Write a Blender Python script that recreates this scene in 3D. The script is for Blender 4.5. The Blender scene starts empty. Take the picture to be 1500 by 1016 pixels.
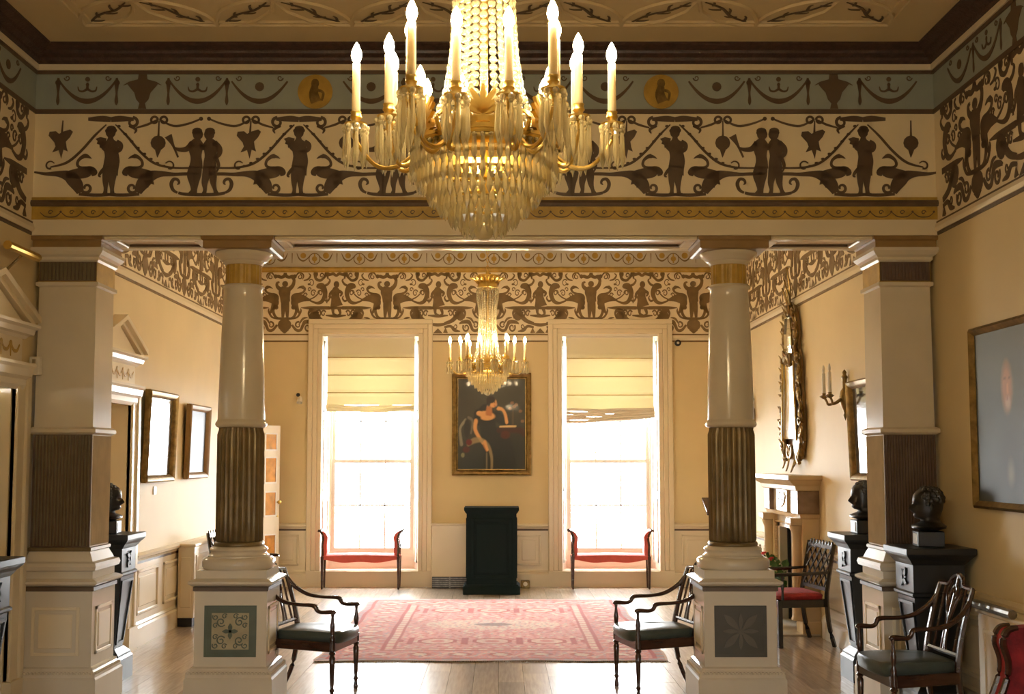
import bpy, bmesh, math, random
import numpy as np
from mathutils import Vector, Matrix
from mathutils.geometry import tessellate_polygon
PI = math.pi
sc = bpy.context.scene
COL = sc.collection
random.seed(7)

# ------------------------------------------------------------------ camera, world, exposure
cam_d = bpy.data.cameras.new('camera'); cam = bpy.data.objects.new('camera', cam_d); COL.objects.link(cam)
cam.location = (0, 0, 1.75); cam.rotation_euler = (math.radians(94.4), 0, 0)
cam_d.sensor_width = 36; cam_d.lens = 40.8; cam_d.shift_x = 0.01067; cam_d.shift_y = 0.0221; cam_d.clip_start = 0.05
sc.camera = cam
sc.view_settings.view_transform = 'Standard'; sc.view_settings.look = 'None'
sc.view_settings.exposure = -0.12; sc.view_settings.gamma = 1.0; sc.view_settings.use_curve_mapping = False
SKY = 62.0
FLAME = 500.0
w = bpy.data.worlds.new('overcast_sky'); sc.world = w; w.use_nodes = True
bg = w.node_tree.nodes['Background']; bg.inputs[0].default_value = (0.96, 0.985, 1.0, 1); bg.inputs[1].default_value = SKY
try:
    sc.cycles.use_denoising = True; sc.cycles.max_bounces = 10; sc.cycles.diffuse_bounces = 6; sc.cycles.glossy_bounces = 5
    sc.cycles.transmission_bounces = 6; sc.cycles.transparent_max_bounces = 14; sc.cycles.caustics_reflective = False
    sc.cycles.caustics_refractive = False; sc.cycles.sample_clamp_indirect = 8.0
except Exception: pass

# ------------------------------------------------------------------ constants of the place (metres)
XL, XR = -3.42, 3.18            # side walls
YB = 16.14                      # window wall
YF = -2.2                       # wall behind the viewer
YC = 8.35                       # face of the colonnade
YC2 = 8.83
ZC1, ZC2 = 4.76, 4.72           # the two ceilings
COLX = (-1.922, 1.70)
WINX = (-1.82, 1.52)

# ------------------------------------------------------------------ materials
def lin(v):
    v /= 255.0
    return v / 12.92 if v <= 0.04045 else ((v + 0.055) / 1.055) ** 2.4
def rgb(r, g, b): return (lin(r), lin(g), lin(b))
MATS = {}
def mat(name, col, rough=0.5, metal=0.0, noise=0.0, nscale=6.0, bump=0.0, bscale=40.0, coat=0.0, stretch=None, spec=None):
    if name in MATS: return MATS[name]
    m = bpy.data.materials.new(name); m.use_nodes = True; nt = m.node_tree; N = nt.nodes; p = N['Principled BSDF']
    p.inputs['Base Color'].default_value = (*col, 1); p.inputs['Roughness'].default_value = rough; p.inputs['Metallic'].default_value = metal
    if spec is not None: p.inputs['Specular IOR Level'].default_value = spec
    if coat: p.inputs['Coat Weight'].default_value = coat; p.inputs['Coat Roughness'].default_value = 0.06
    if noise or bump:
        tc = N.new('ShaderNodeTexCoord'); mp = N.new('ShaderNodeMapping'); nt.links.new(tc.outputs['Object'], mp.inputs[0])
        if stretch: mp.inputs['Scale'].default_value = stretch
    if noise:
        nz = N.new('ShaderNodeTexNoise'); nz.inputs['Scale'].default_value = nscale; nz.inputs['Detail'].default_value = 5
        nt.links.new(mp.outputs[0], nz.inputs['Vector'])
        rp = N.new('ShaderNodeValToRGB'); rp.color_ramp.elements[0].position = 0.3; rp.color_ramp.elements[1].position = 0.7
        rp.color_ramp.elements[0].color = (*[c * (1 - noise) for c in col], 1); rp.color_ramp.elements[1].color = (*[min(1, c * (1 + noise * 0.6)) for c in col], 1)
        nt.links.new(nz.outputs['Fac'], rp.inputs[0]); nt.links.new(rp.outputs[0], p.inputs['Base Color'])
    if bump:
        nb = N.new('ShaderNodeTexNoise'); nb.inputs['Scale'].default_value = bscale; nt.links.new(mp.outputs[0], nb.inputs['Vector'])
        bp = N.new('ShaderNodeBump'); bp.inputs['Strength'].default_value = bump; bp.inputs['Distance'].default_value = 0.01
        nt.links.new(nb.outputs['Fac'], bp.inputs['Height']); nt.links.new(bp.outputs[0], p.inputs['Normal'])
    MATS[name] = m
    return m
def emis(name, col, strength):
    m = bpy.data.materials.new(name); m.use_nodes = True; nt = m.node_tree; nt.nodes.clear()
    e = nt.nodes.new('ShaderNodeEmission'); o = nt.nodes.new('ShaderNodeOutputMaterial'); e.inputs[0].default_value = (*col, 1); e.inputs[1].default_value = strength
    nt.links.new(e.outputs[0], o.inputs[0]); MATS[name] = m; return m
def glassy(name, tint, gloss=0.12, body=0.0, bodycol=(1, 1, 1), rough=0.02):
    # clear sheet: transparent + glossy by fresnel, optional translucent body
    m = bpy.data.materials.new(name); m.use_nodes = True; nt = m.node_tree; N = nt.nodes; N.clear()
    t = N.new('ShaderNodeBsdfTransparent'); t.inputs[0].default_value = (*tint, 1)
    g = N.new('ShaderNodeBsdfGlossy'); g.inputs['Roughness'].default_value = rough
    fr = N.new('ShaderNodeLayerWeight'); fr.inputs[0].default_value = gloss
    mx = N.new('ShaderNodeMixShader'); nt.links.new(fr.outputs['Fresnel'], mx.inputs[0]); nt.links.new(t.outputs[0], mx.inputs[1]); nt.links.new(g.outputs[0], mx.inputs[2])
    last = mx
    if body:
        a = N.new('ShaderNodeBsdfTranslucent'); a.inputs[0].default_value = (*bodycol, 1)
        d = N.new('ShaderNodeBsdfDiffuse'); d.inputs[0].default_value = (*bodycol, 1)
        m1 = N.new('ShaderNodeMixShader'); m1.inputs[0].default_value = 0.5; nt.links.new(a.outputs[0], m1.inputs[1]); nt.links.new(d.outputs[0], m1.inputs[2])
        m2 = N.new('ShaderNodeMixShader'); m2.inputs[0].default_value = body; nt.links.new(mx.outputs[0], m2.inputs[1]); nt.links.new(m1.outputs[0], m2.inputs[2]); last = m2
    o = N.new('ShaderNodeOutputMaterial'); nt.links.new(last.outputs[0], o.inputs[0]); MATS[name] = m; return m
def vcol_mat(name, rough=0.5, coat=0.0, bump=0.0):
    m = bpy.data.materials.new(name); m.use_nodes = True; nt = m.node_tree; p = nt.nodes['Principled BSDF']
    a = nt.nodes.new('ShaderNodeAttribute'); a.attribute_name = 'Col'; nt.links.new(a.outputs['Color'], p.inputs['Base Color'])
    p.inputs['Roughness'].default_value = rough
    if coat: p.inputs['Coat Weight'].default_value = coat; p.inputs['Coat Roughness'].default_value = 0.05
    if bump:
        nb = nt.nodes.new('ShaderNodeTexNoise'); nb.inputs['Scale'].default_value = 300; bp = nt.nodes.new('ShaderNodeBump'); bp.inputs['Strength'].default_value = bump
        nt.links.new(nb.outputs['Fac'], bp.inputs['Height']); nt.links.new(bp.outputs[0], p.inputs['Normal'])
    MATS[name] = m; return m

M_WALL = mat('yellow_wall_paint', (0.69, 0.565, 0.335), 0.6, noise=0.05, nscale=1.5, bump=0.04, bscale=60, spec=0.25)
M_TRIM = mat('cream_gloss_paint', (0.72, 0.63, 0.46), 0.28, noise=0.03, nscale=3)
M_WHITE = mat('white_gloss_paint', (0.80, 0.75, 0.66), 0.25)
M_STONE = mat('stone_colour_gloss', (0.63, 0.57, 0.46), 0.16, noise=0.04, nscale=5)
M_CREAMF = mat('frieze_cream', (0.80, 0.69, 0.48), 0.5, noise=0.06, nscale=4)
M_BLUEF = mat('frieze_grey_blue', (0.31, 0.345, 0.31), 0.5, noise=0.08, nscale=5)
M_BLUEB = mat('frieze_pale_grey', (0.56, 0.52, 0.43), 0.5, noise=0.06, nscale=5)
M_BROWN = mat('painted_brown', (0.105, 0.066, 0.038), 0.5, noise=0.2, nscale=12)
M_BROWNB = mat('painted_golden_brown', (0.185, 0.115, 0.04), 0.5, noise=0.25, nscale=8)
M_OCHRE = mat('ochre_gilding', (0.46, 0.29, 0.055), 0.35, noise=0.25, nscale=9, bump=0.2, bscale=80)
M_GOLD = mat('gilt', (0.64, 0.44, 0.12), 0.3, metal=1.0, noise=0.2, nscale=14)
M_OLDGOLD = mat('old_gilt', (0.27, 0.18, 0.065), 0.36, metal=0.8, noise=0.4, nscale=18)
M_DARKC = mat('dark_plum_cornice', (0.055, 0.028, 0.022), 0.45, noise=0.4, nscale=25, bump=0.3, bscale=60)
M_BLOCK = mat('bronze_brown_band', (0.26, 0.155, 0.055), 0.35, noise=0.15, nscale=8)
M_FLUTES = mat('buff_fluting', (0.58, 0.48, 0.35), 0.3, noise=0.1, nscale=8)
M_FLUTEP = mat('olive_bronze_fluting', (0.13, 0.10, 0.05), 0.4, noise=0.2, nscale=10)
M_FLUTEQ = mat('plum_bronze_fluting', (0.10, 0.062, 0.045), 0.4, noise=0.2, nscale=10)
M_FLUTE = mat('bronzed_fluting', (0.17, 0.12, 0.052), 0.32, noise=0.25, nscale=10, metal=0.25)
M_PANELE = mat('dark_carved_leaf', (0.105, 0.088, 0.055), 0.45, noise=0.2, nscale=8)
M_PANELD = mat('dark_carved_panel', (0.062, 0.052, 0.032), 0.45, noise=0.2, nscale=8)
M_PANELG = mat('green_carved_panel', (0.09, 0.11, 0.07), 0.45, noise=0.2, nscale=8)
M_PANELO = mat('carved_buff', (0.40, 0.34, 0.20), 0.5, noise=0.2, nscale=10)
M_CEIL = mat('ceiling_cream', (0.62, 0.50, 0.30), 0.5, noise=0.04, nscale=3)
M_CEILF = mat('ceiling_satin', (0.72, 0.64, 0.48), 0.22, noise=0.03, nscale=3)
M_MAHOG = mat('mahogany', (0.045, 0.018, 0.011), 0.2, noise=0.35, nscale=7, stretch=(1, 1, 6), coat=0.3)
M_BLACKW = mat('ebonised_wood', (0.018, 0.013, 0.010), 0.25, coat=0.3)
M_LEATH = mat('green_grey_leather', (0.045, 0.062, 0.055), 0.33, noise=0.2, nscale=9, bump=0.15, bscale=120)
M_RED = mat('red_damask', (0.33, 0.018, 0.02), 0.65, noise=0.45, nscale=14, bump=0.2, bscale=60)
M_CORAL = mat('coral_upholstery', (0.50, 0.075, 0.055), 0.7, noise=0.12, nscale=16, bump=0.15, bscale=150)
M_DKGREEN = mat('black_green_paint', (0.008, 0.017, 0.018), 0.55, spec=0.08)
M_SLATE = mat('slate_grey_paint', (0.009, 0.011, 0.013), 0.36)
M_BLACKB = mat('black_bronze', (0.008, 0.007, 0.006), 0.38)
M_MARBLE = mat('buff_marble', (0.62, 0.47, 0.27), 0.2, noise=0.12, nscale=4)
M_MARBLED = mat('brown_marble', (0.20, 0.13, 0.08), 0.15, noise=0.45, nscale=7)
M_SLIP = mat('pale_marble', (0.66, 0.58, 0.45), 0.15, noise=0.18, nscale=3)
M_IRON = mat('cast_iron', (0.01, 0.01, 0.011), 0.5)
M_CANDLE = mat('ivory_candle', (0.36, 0.30, 0.19), 0.5)
M_PLAST = mat('white_plastic', (0.75, 0.72, 0.64), 0.35)
M_STEEL = mat('steel', (0.6, 0.6, 0.6), 0.25, metal=1.0)
M_DULLST = mat('dull_steel', (0.30, 0.29, 0.27), 0.42, metal=0.8, noise=0.4, nscale=25)
M_MIRROR = mat('mirror_silver', (0.85, 0.82, 0.72), 0.04, metal=1.0)
M_DARKPIC = mat('dark_varnished_canvas', (0.018, 0.024, 0.032), 0.12, noise=0.4, nscale=3, coat=1.0)
M_AMBER = mat('amber_panel', (0.50, 0.22, 0.03), 0.25, noise=0.4, nscale=9)
M_LEAF = mat('plant_leaf', (0.07, 0.16, 0.03), 0.4, noise=0.3, nscale=20)
M_FLOWER = mat('red_petal', (0.55, 0.03, 0.03), 0.5)
M_TERRA = mat('dark_pot', (0.06, 0.05, 0.04), 0.4)
M_PAVE = mat('pale_paving', (0.55, 0.54, 0.50), 0.8, noise=0.1, nscale=2)
M_STEM = mat('sprig_brown', (0.10, 0.065, 0.035), 0.6)
M_GLASS = glassy('window_glass', (0.97, 0.98, 0.98), 0.1)
M_CRYSTAL = glassy('cut_crystal', (1.0, 0.95, 0.84), 0.5, body=0.36, bodycol=(1.0, 0.88, 0.54), rough=0.06)
M_BEAD = glassy('bead_crystal', (1.0, 0.96, 0.86), 0.4, body=0.30, bodycol=(0.62, 0.54, 0.36), rough=0.12)
M_FLAME = emis('lamp_flame', (1.0, 0.76, 0.42), FLAME)
M_LAMP = emis('frosted_lamp', (1.0, 0.76, 0.38), FLAME * 1.0)
M_PAINTV = vcol_mat('oil_paint', 0.5, coat=0.12)
M_RUGV = vcol_mat('rug_wool', 0.95, bump=0.6)
cm_ = M_CANDLE.node_tree; pp = cm_.nodes['Principled BSDF']; tl = cm_.nodes.new('ShaderNodeBsdfTranslucent'); tl.inputs[0].default_value = (0.75, 0.62, 0.38, 1); mxx = cm_.nodes.new('ShaderNodeMixShader'); mxx.inputs[0].default_value = 0.5
cm_.links.new(pp.outputs[0], mxx.inputs[1]); cm_.links.new(tl.outputs[0], mxx.inputs[2]); cm_.links.new(mxx.outputs[0], cm_.nodes['Material Output'].inputs[0])
# roman blind cloth
bm_ = bpy.data.materials.new('blind_cloth'); bm_.use_nodes = True; nt = bm_.node_tree; nt.nodes.clear()
d = nt.nodes.new('ShaderNodeBsdfDiffuse'); d.inputs[0].default_value = (0.86, 0.81, 0.66, 1); t = nt.nodes.new('ShaderNodeBsdfTranslucent'); t.inputs[0].default_value = (0.95, 0.89, 0.66, 1)
mx = nt.nodes.new('ShaderNodeMixShader'); mx.inputs[0].default_value = 0.17; o = nt.nodes.new('ShaderNodeOutputMaterial')
nt.links.new(d.outputs[0], mx.inputs[1]); nt.links.new(t.outputs[0], mx.inputs[2]); nt.links.new(mx.outputs[0], o.inputs[0]); M_BLIND = bm_
# floor boards: per-board tint through object random
fm = bpy.data.materials.new('oak_board'); fm.use_nodes = True; nt = fm.node_tree; N = nt.nodes; p = N['Principled BSDF']
oi = N.new('ShaderNodeObjectInfo'); tc = N.new('ShaderNodeTexCoord'); mp = N.new('ShaderNodeMapping'); mp.inputs['Scale'].default_value = (22, 1.6, 1)
add = N.new('ShaderNodeVectorMath'); add.operation = 'ADD'; nt.links.new(tc.outputs['Object'], add.inputs[0]); nt.links.new(oi.outputs['Location'], add.inputs[1]); nt.links.new(add.outputs[0], mp.inputs[0])
nz = N.new('ShaderNodeTexNoise'); nz.inputs['Scale'].default_value = 2.2; nz.inputs['Detail'].default_value = 6; nt.links.new(mp.outputs[0], nz.inputs['Vector'])
rp = N.new('ShaderNodeValToRGB'); rp.color_ramp.elements[0].color = (0.31, 0.22, 0.14, 1); rp.color_ramp.elements[1].color = (0.54, 0.42, 0.30, 1); rp.color_ramp.elements[0].position = 0.3; rp.color_ramp.elements[1].position = 0.7
nt.links.new(nz.outputs['Fac'], rp.inputs[0])
hv = N.new('ShaderNodeHueSaturation'); mr = N.new('ShaderNodeMapRange'); mr.inputs[3].default_value = 0.75; mr.inputs[4].default_value = 1.2; nt.links.new(oi.outputs['Random'], mr.inputs[0]); nt.links.new(mr.outputs[0], hv.inputs['Value']); nt.links.new(rp.outputs[0], hv.inputs['Color'])
nt.links.new(hv.outputs[0], p.inputs['Base Color']); p.inputs['Roughness'].default_value = 0.34; p.inputs['Coat Weight'].default_value = 0.9; p.inputs['Coat Roughness'].default_value = 0.13
M_BOARD = fm

# ------------------------------------------------------------------ mesh helpers
def cr(pts, n=6, closed=False):
    """Catmull-Rom through points of any dimension"""
    P = [np.array(q, float) for q in pts]; out = []
    m = len(P)
    for i in range(m if closed else m - 1):
        if closed: a, b, c_, d_ = P[(i - 1) % m], P[i], P[(i + 1) % m], P[(i + 2) % m]
        else: a, b, c_, d_ = P[max(i - 1, 0)], P[i], P[i + 1], P[min(i + 2, m - 1)]
        for k in range(n):
            t = k / n
            out.append(0.5 * ((2 * b) + (c_ - a) * t + (2 * a - 5 * b + 4 * c_ - d_) * t * t + (3 * b - a - 3 * c_ + d_) * t ** 3))
    if not closed: out.append(P[-1])
    return out
class MB:
    def __init__(s): s.v = []; s.f = []; s.mi = []; s.cur = 0
    def face(s, idx): s.f.append(tuple(idx)); s.mi.append(s.cur)
    def box(s, x0, x1, y0, y1, z0, z1):
        b = len(s.v); s.v += [(x0, y0, z0), (x1, y0, z0), (x1, y1, z0), (x0, y1, z0), (x0, y0, z1), (x1, y0, z1), (x1, y1, z1), (x0, y1, z1)]
        for q in ((0, 3, 2, 1), (4, 5, 6, 7), (0, 1, 5, 4), (1, 2, 6, 5), (2, 3, 7, 6), (3, 0, 4, 7)): s.face([b + k for k in q])
        return s
    def rings(s, R, close=True, cap0=True, cap1=True):
        b = len(s.v); n = len(R[0])
        for r in R: s.v += [tuple(q) for q in r]
        for i in range(len(R) - 1):
            for k in range(n if close else n - 1):
                k2 = (k + 1) % n
                s.face((b + i * n + k, b + i * n + k2, b + (i + 1) * n + k2, b + (i + 1) * n + k))
        if cap0: s.face([b + k for k in range(n)][::-1])
        if cap1: s.face([b + (len(R) - 1) * n + k for k in range(n)])
        return s
    def lathe(s, prof, n=24, cx=0, cy=0, flute=None, cap=True):
        R = []
        for r, z in prof:
            ring = []
            for k in range(n):
                a = 2 * PI * k / n; rr = r * (flute(a) if flute else 1)
                ring.append((cx + rr * math.cos(a), cy + rr * math.sin(a), z))
            R.append(ring)
        return s.rings(R, cap0=cap, cap1=cap)
    def sq(s, prof, cx=0, cy=0):
        """square section stack: (half x, half y, z)"""
        return s.rings([[(cx - a, cy - b, z), (cx + a, cy - b, z), (cx + a, cy + b, z), (cx - a, cy + b, z)] for a, b, z in prof])
    def tube(s, pts, rad, n=8, smooth=0, flat=1.0, up=(0, 0, 1), closed=False):
        if not hasattr(rad, '__len__'): rad = [rad] * len(pts)
        if smooth:
            q = cr([(*p_, r) for p_, r in zip(pts, rad)], smooth, closed); pts = [x[:3] for x in q]; rad = [x[3] for x in q]
        P = [Vector(p_) for p_ in pts]; R = []; m = len(P)
        for i in range(m):
            if closed: t = P[(i + 1) % m] - P[i - 1]
            else: t = P[min(i + 1, m - 1)] - P[max(i - 1, 0)]
            if t.length < 1e-9: t = Vector((0, 0, 1))
            t.normalize(); u = Vector(up)
            if abs(t.dot(u)) > 0.97: u = Vector((1, 0, 0)) if abs(t.x) < 0.9 else Vector((0, 1, 0))
            a = t.cross(u).normalized(); b2 = a.cross(t).normalized()
            R.append([P[i] + a * (rad[i] * math.cos(2 * PI * k / n)) + b2 * (rad[i] * flat * math.sin(2 * PI * k / n)) for k in range(n)])
        if closed: R.append(R[0]); return s.rings(R, cap0=False, cap1=False)
        return s.rings(R)
    def bar(s, a, b, wx, wy, up=(0, 0, 1)):
        """rectangular bar between two points"""
        a = Vector(a); b = Vector(b); t = (b - a).normalized(); u = Vector(up)
        if abs(t.dot(u)) > 0.97: u = Vector((0, 1, 0))
        p_ = t.cross(u).normalized() * wx / 2; q = p_.cross(t).normalized() * wy / 2
        return s.rings([[e - p_ - q, e + p_ - q, e + p_ + q, e - p_ + q] for e in (a, b)])
    def ball(s, c, r, n=10, m=6, sc_=(1, 1, 1)):
        R = []
        for i in range(1, m):
            th = PI * i / m - PI / 2
            R.append([(c[0] + r * sc_[0] * math.cos(th) * math.cos(2 * PI * k / n), c[1] + r * sc_[1] * math.cos(th) * math.sin(2 * PI * k / n), c[2] + r * sc_[2] * math.sin(th)) for k in range(n)])
        return s.rings(R)
    def prism(s, poly, d0, d1, fn):
        """extrude 2d polygon between depths; fn(u,v,d)->xyz"""
        b = len(s.v); n = len(poly)
        s.v += [tuple(fn(u, v, d0)) for u, v in poly] + [tuple(fn(u, v, d1)) for u, v in poly]
        tr = tessellate_polygon([[Vector((u, v, 0)) for u, v in poly]])
        for t in tr: s.face((b + n + t[0], b + n + t[1], b + n + t[2]))
        for k in range(n): s.face((b + k, b + (k + 1) % n, b + n + (k + 1) % n, b + n + k))
        return s
    def xf(s, M, i0=0):
        for i in range(i0, len(s.v)): s.v[i] = tuple(M @ Vector(s.v[i]))
        return s
    def build(s, name, mats, parent=None, bevel=0, smooth=35, flip=True, seg=1):
        me = bpy.data.meshes.new(name); me.from_pydata(s.v, [], s.f)
        if not isinstance(mats, (list, tuple)): mats = [mats]
        for m in mats: me.materials.append(m)
        if len(mats) > 1: me.polygons.foreach_set('material_index', s.mi)
        if flip or bevel:
            b = bmesh.new(); b.from_mesh(me)
            if flip: bmesh.ops.recalc_face_normals(b, faces=b.faces)
            if bevel: bmesh.ops.bevel(b, geom=[e for e in b.edges if len(e.link_faces) == 2 and e.calc_face_angle(0) > 0.5], offset=bevel, segments=seg, affect='EDGES', profile=0.5, clamp_overlap=True)
            b.to_mesh(me); b.free()
        if smooth:
            me.polygons.foreach_set('use_smooth', [True] * len(me.polygons)); me.set_sharp_from_angle(angle=math.radians(smooth))
        return link(name, me, parent)
def link(name, me, parent=None):
    o = bpy.data.objects.new(name, me); COL.objects.link(o)
    if parent is not None: o.parent = parent
    return o
def thing(name, label, cat, loc=(0, 0, 0), rz=0, group=None):
    o = bpy.data.objects.new(name, None); COL.objects.link(o); o.location = loc; o.rotation_euler = (0, 0, rz); o.empty_display_size = 0.1
    o['label'] = label; o['category'] = cat
    if group: o['group'] = group
    return o
def tag(o, label, cat, group=None):
    o['label'] = label; o['category'] = cat
    if group: o['group'] = group
    return o
def struct(o, label=None, cat=None):
    o['kind'] = 'structure'
    if label: o['label'] = label
    if cat: o['category'] = cat
    return o
def stuff(o): o['kind'] = 'stuff'; return o
def sroot(name, loc=(0, 0, 0), rz=0):
    o = bpy.data.objects.new(name, None); COL.objects.link(o); o.location = loc; o.rotation_euler = (0, 0, rz); o['kind'] = 'structure'; return o
def dup(o, parent=None):
    c_ = o.copy(); COL.objects.link(c_)
    if parent is not None: c_.parent = parent
    for ch in list(o.children): dup(ch, c_)
    return c_

# flat decoration drawn as low relief: strokes and blobs in (u, v)
class Sil:
    def __init__(s): s.b = MB(); s.T = 0.004; s.k = 1.0
    def fn(s, u, v, d): return (u, v, d)
    def poly(s, pts, smooth=0):
        if smooth: pts = [tuple(q) for q in cr(pts, smooth, True)]
        s.b.prism([(float(a), float(b)) for a, b in pts], 0, s.T, s.fn); return s
    def blob(s, x, y, r, ry=None, n=12):
        ry = ry or r; return s.poly([(x + r * math.cos(2 * PI * k / n), y + ry * math.sin(2 * PI * k / n)) for k in range(n)])
    def stroke(s, pts, wid, n=5):
        q = cr([(*p_, w_) for p_, w_ in zip(pts, wid if hasattr(wid, '__len__') else [wid] * len(pts))], n)
        L, R = [], []
        for i, p_ in enumerate(q):
            a = q[max(i - 1, 0)]; b = q[min(i + 1, len(q) - 1)]; t = b[:2] - a[:2]; l = np.hypot(*t) or 1; nx, ny = -t[1] / l, t[0] / l; h = max(p_[2], 0.0) / 2 * s.k
            L.append((p_[0] + nx * h, p_[1] + ny * h)); R.append((p_[0] - nx * h, p_[1] - ny * h))
        b = s.b; i0 = len(b.v); m = len(L)
        b.v += [(u, v, s.T) for u, v in L] + [(u, v, s.T) for u, v in R] + [(u, v, 0) for u, v in L] + [(u, v, 0) for u, v in R]
        for k in range(m - 1):
            b.face((i0 + k, i0 + m + k, i0 + m + k + 1, i0 + k + 1)); b.face((i0 + k, i0 + k + 1, i0 + 2 * m + k + 1, i0 + 2 * m + k)); b.face((i0 + m + k + 1, i0 + m + k, i0 + 3 * m + k, i0 + 3 * m + k + 1))
        return s
    def curl(s, cx, cy, r0, r1, a0, turns, w0, w1):
        n = max(6, int(abs(turns) * 10)); P = []; W = []
        for k in range(n + 1):
            t = k / n; a = a0 + turns * 2 * PI * t; r = r0 + (r1 - r0) * t
            P.append((cx + r * math.cos(a), cy + r * math.sin(a))); W.append(w0 + (w1 - w0) * t)
        return s.stroke(P, W, 2)
    def mirror(s, f, x0=0):
        """draw f, and its mirror image about u = x0"""
        i0 = len(s.b.v); f0 = len(s.b.f); f(s); i1 = len(s.b.v); f1 = len(s.b.f)
        s.b.v += [(2 * x0 - a, b, c_) for a, b, c_ in s.b.v[i0:i1]]
        for q in s.b.f[f0:f1]: s.b.face([k - i0 + i1 for k in q[::-1]])
        return s
    def mesh(s, name, m, scale):
        s.b.v = [(a * scale, b * scale, c_) for a, b, c_ in s.b.v]
        me = bpy.data.meshes.new(name); me.from_pydata(s.b.v, [], s.b.f); me.materials.append(m)
        b = bmesh.new(); b.from_mesh(me)
        for f in b.faces:
            if abs(f.normal.z) > 0.9 and f.normal.z < 0: f.normal_flip()
        b.to_mesh(me); b.free()
        return me
def wall_M(side, a, z, off=0.0):
    """matrix placing (u,v,n) decoration on a wall: side 'back','beam','left','right'; a = coordinate along the wall"""
    if side == 'back': o, u, n = Vector((a, YB - off, z)), Vector((1, 0, 0)), Vector((0, -1, 0))
    if side == 'beam': o, u, n = Vector((a, YC - off, z)), Vector((1, 0, 0)), Vector((0, -1, 0))
    if side == 'left': o, u, n = Vector((XL + off, a, z)), Vector((0, 1, 0)), Vector((1, 0, 0))
    if side == 'right': o, u, n = Vector((XR - off, a, z)), Vector((0, -1, 0)), Vector((-1, 0, 0))
    v = Vector((0, 0, 1)); M = Matrix.Identity(4)
    for i in range(3): M[i][0] = u[i]; M[i][1] = v[i]; M[i][2] = n[i]; M[i][3] = o[i]
    return M
def place(name, me, M, parent):
    o = link(name, me, parent); o.matrix_local = M; return o

# ------------------------------------------------------------------ the room shell
floor = struct(link('floor', MB().box(XL - 0.5, XR + 0.5, YF - 0.5, YB + 0.3, -0.30, -0.012).build('floor', M_IRON).data)) if False else None
b = MB().box(XL - 0.4, XR + 0.4, YF - 0.4, YB + 0.05, -0.30, -0.014); floor = struct(b.build('floor', M_BLACKW, smooth=0))
PW = 0.2; nx = 33; rr = random.Random(3)
def board(x0, x1, y0, y1):
    b = MB().box(0.0012, x1 - x0 - 0.0012, 0.001, y1 - y0 - 0.001, -0.013, 0.0); o = b.build('board', M_BOARD, floor, smooth=0, flip=False); o.location = (x0, y0, -0.0004 * rr.random())
for i in range(nx):
    x0 = XL + i * PW; x1 = min(x0 + PW, XR)
    ys = [YF, 2.6 + 0.7 * (i % 3), 7.0 + 1.1 * ((i * 2) % 3) / 3]
    y = ys[-1] + 1.5 + rr.random() * 1.4
    while y < YB - 1.2: ys.append(y); y += 2.2 + rr.random() * 1.2
    ys.append(YB)
    for a, c_ in zip(ys, ys[1:]): board(x0, x1, a, c_)

def win_wall(name, y0, y1, centers, ho=0.67, zb=0.21, zt=3.5):
    b = MB(); xs = [XL - 0.4]
    for c_ in centers: b.box(xs[-1], c_ - ho, y0, y1, 0, 5.2); b.box(c_ - ho, c_ + ho, y0, y1, -0.3, zb); b.box(c_ - ho, c_ + ho, y0, y1, zt, 5.2); xs.append(c_ + ho)
    b.box(xs[-1], XR + 0.4, y0, y1, 0, 5.2)
    return struct(b.build(name, M_WALL, smooth=0))
wall_back = win_wall('wall_back', YB, YB + 0.5, WINX)
wall_front = win_wall('wall_front', YF - 0.5, YF, WINX)
DOORS = (7.66, 10.2)
b = MB(); ys = [YF]
for dy in DOORS: b.box(XL - 0.35, XL, ys[-1], dy - 0.45, 0, 5.2); b.box(XL - 0.35, XL, dy - 0.45, dy + 0.45, 2.24, 5.2); ys.append(dy + 0.45)
b.box(XL - 0.35, XL, ys[-1], YB, 0, 5.2)
wall_left = struct(b.build('wall_left', M_WALL, smooth=0))
wall_right = struct(MB().box(XR, XR + 0.35, YF, 11.92, 0, 5.2).box(XR, XR + 0.35, 12.88, YB, 0, 5.2).box(XR, XR + 0.35, 11.92, 12.88, 1.15, 5.2).box(XR + 0.34, XR + 0.4, 11.9, 12.9, 0, 1.2).build('wall_right', M_WALL, smooth=0))
ceiling = struct(MB().box(XL - 0.3, XR + 0.3, YF - 0.3, YC + 0.1, ZC1, 5.2).build('ceiling', M_CEIL, smooth=0))
ceil2 = struct(MB().box(XL - 0.3, XR + 0.3, YC + 0.12, YB + 0.3, ZC2, 5.15).build('ceiling_far', M_CEILF, smooth=0)); ceil2.name = 'ceiling'
# passage behind the far left door
b = MB().box(XL - 1.9, XL - 1.8, 8.8, 12.2, 0, 2.9).box(XL - 1.9, XL - 0.3, 8.7, 8.8, 0, 2.9).box(XL - 1.9, XL - 0.3, 12.2, 12.3, 0, 2.9).box(XL - 1.9, XL - 0.3, 8.7, 12.3, 2.9, 3.0).box(XL - 1.9, XL - 0.3, 8.7, 12.3, -0.1, -0.01)
struct(b.build('wall_passage', M_WALL, smooth=0))
# colonnade beam
wall_beam = struct(MB().box(XL, XR, YC, YC2, 3.371, 4.80).build('wall_colonnade', M_CREAMF, smooth=0))

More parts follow.
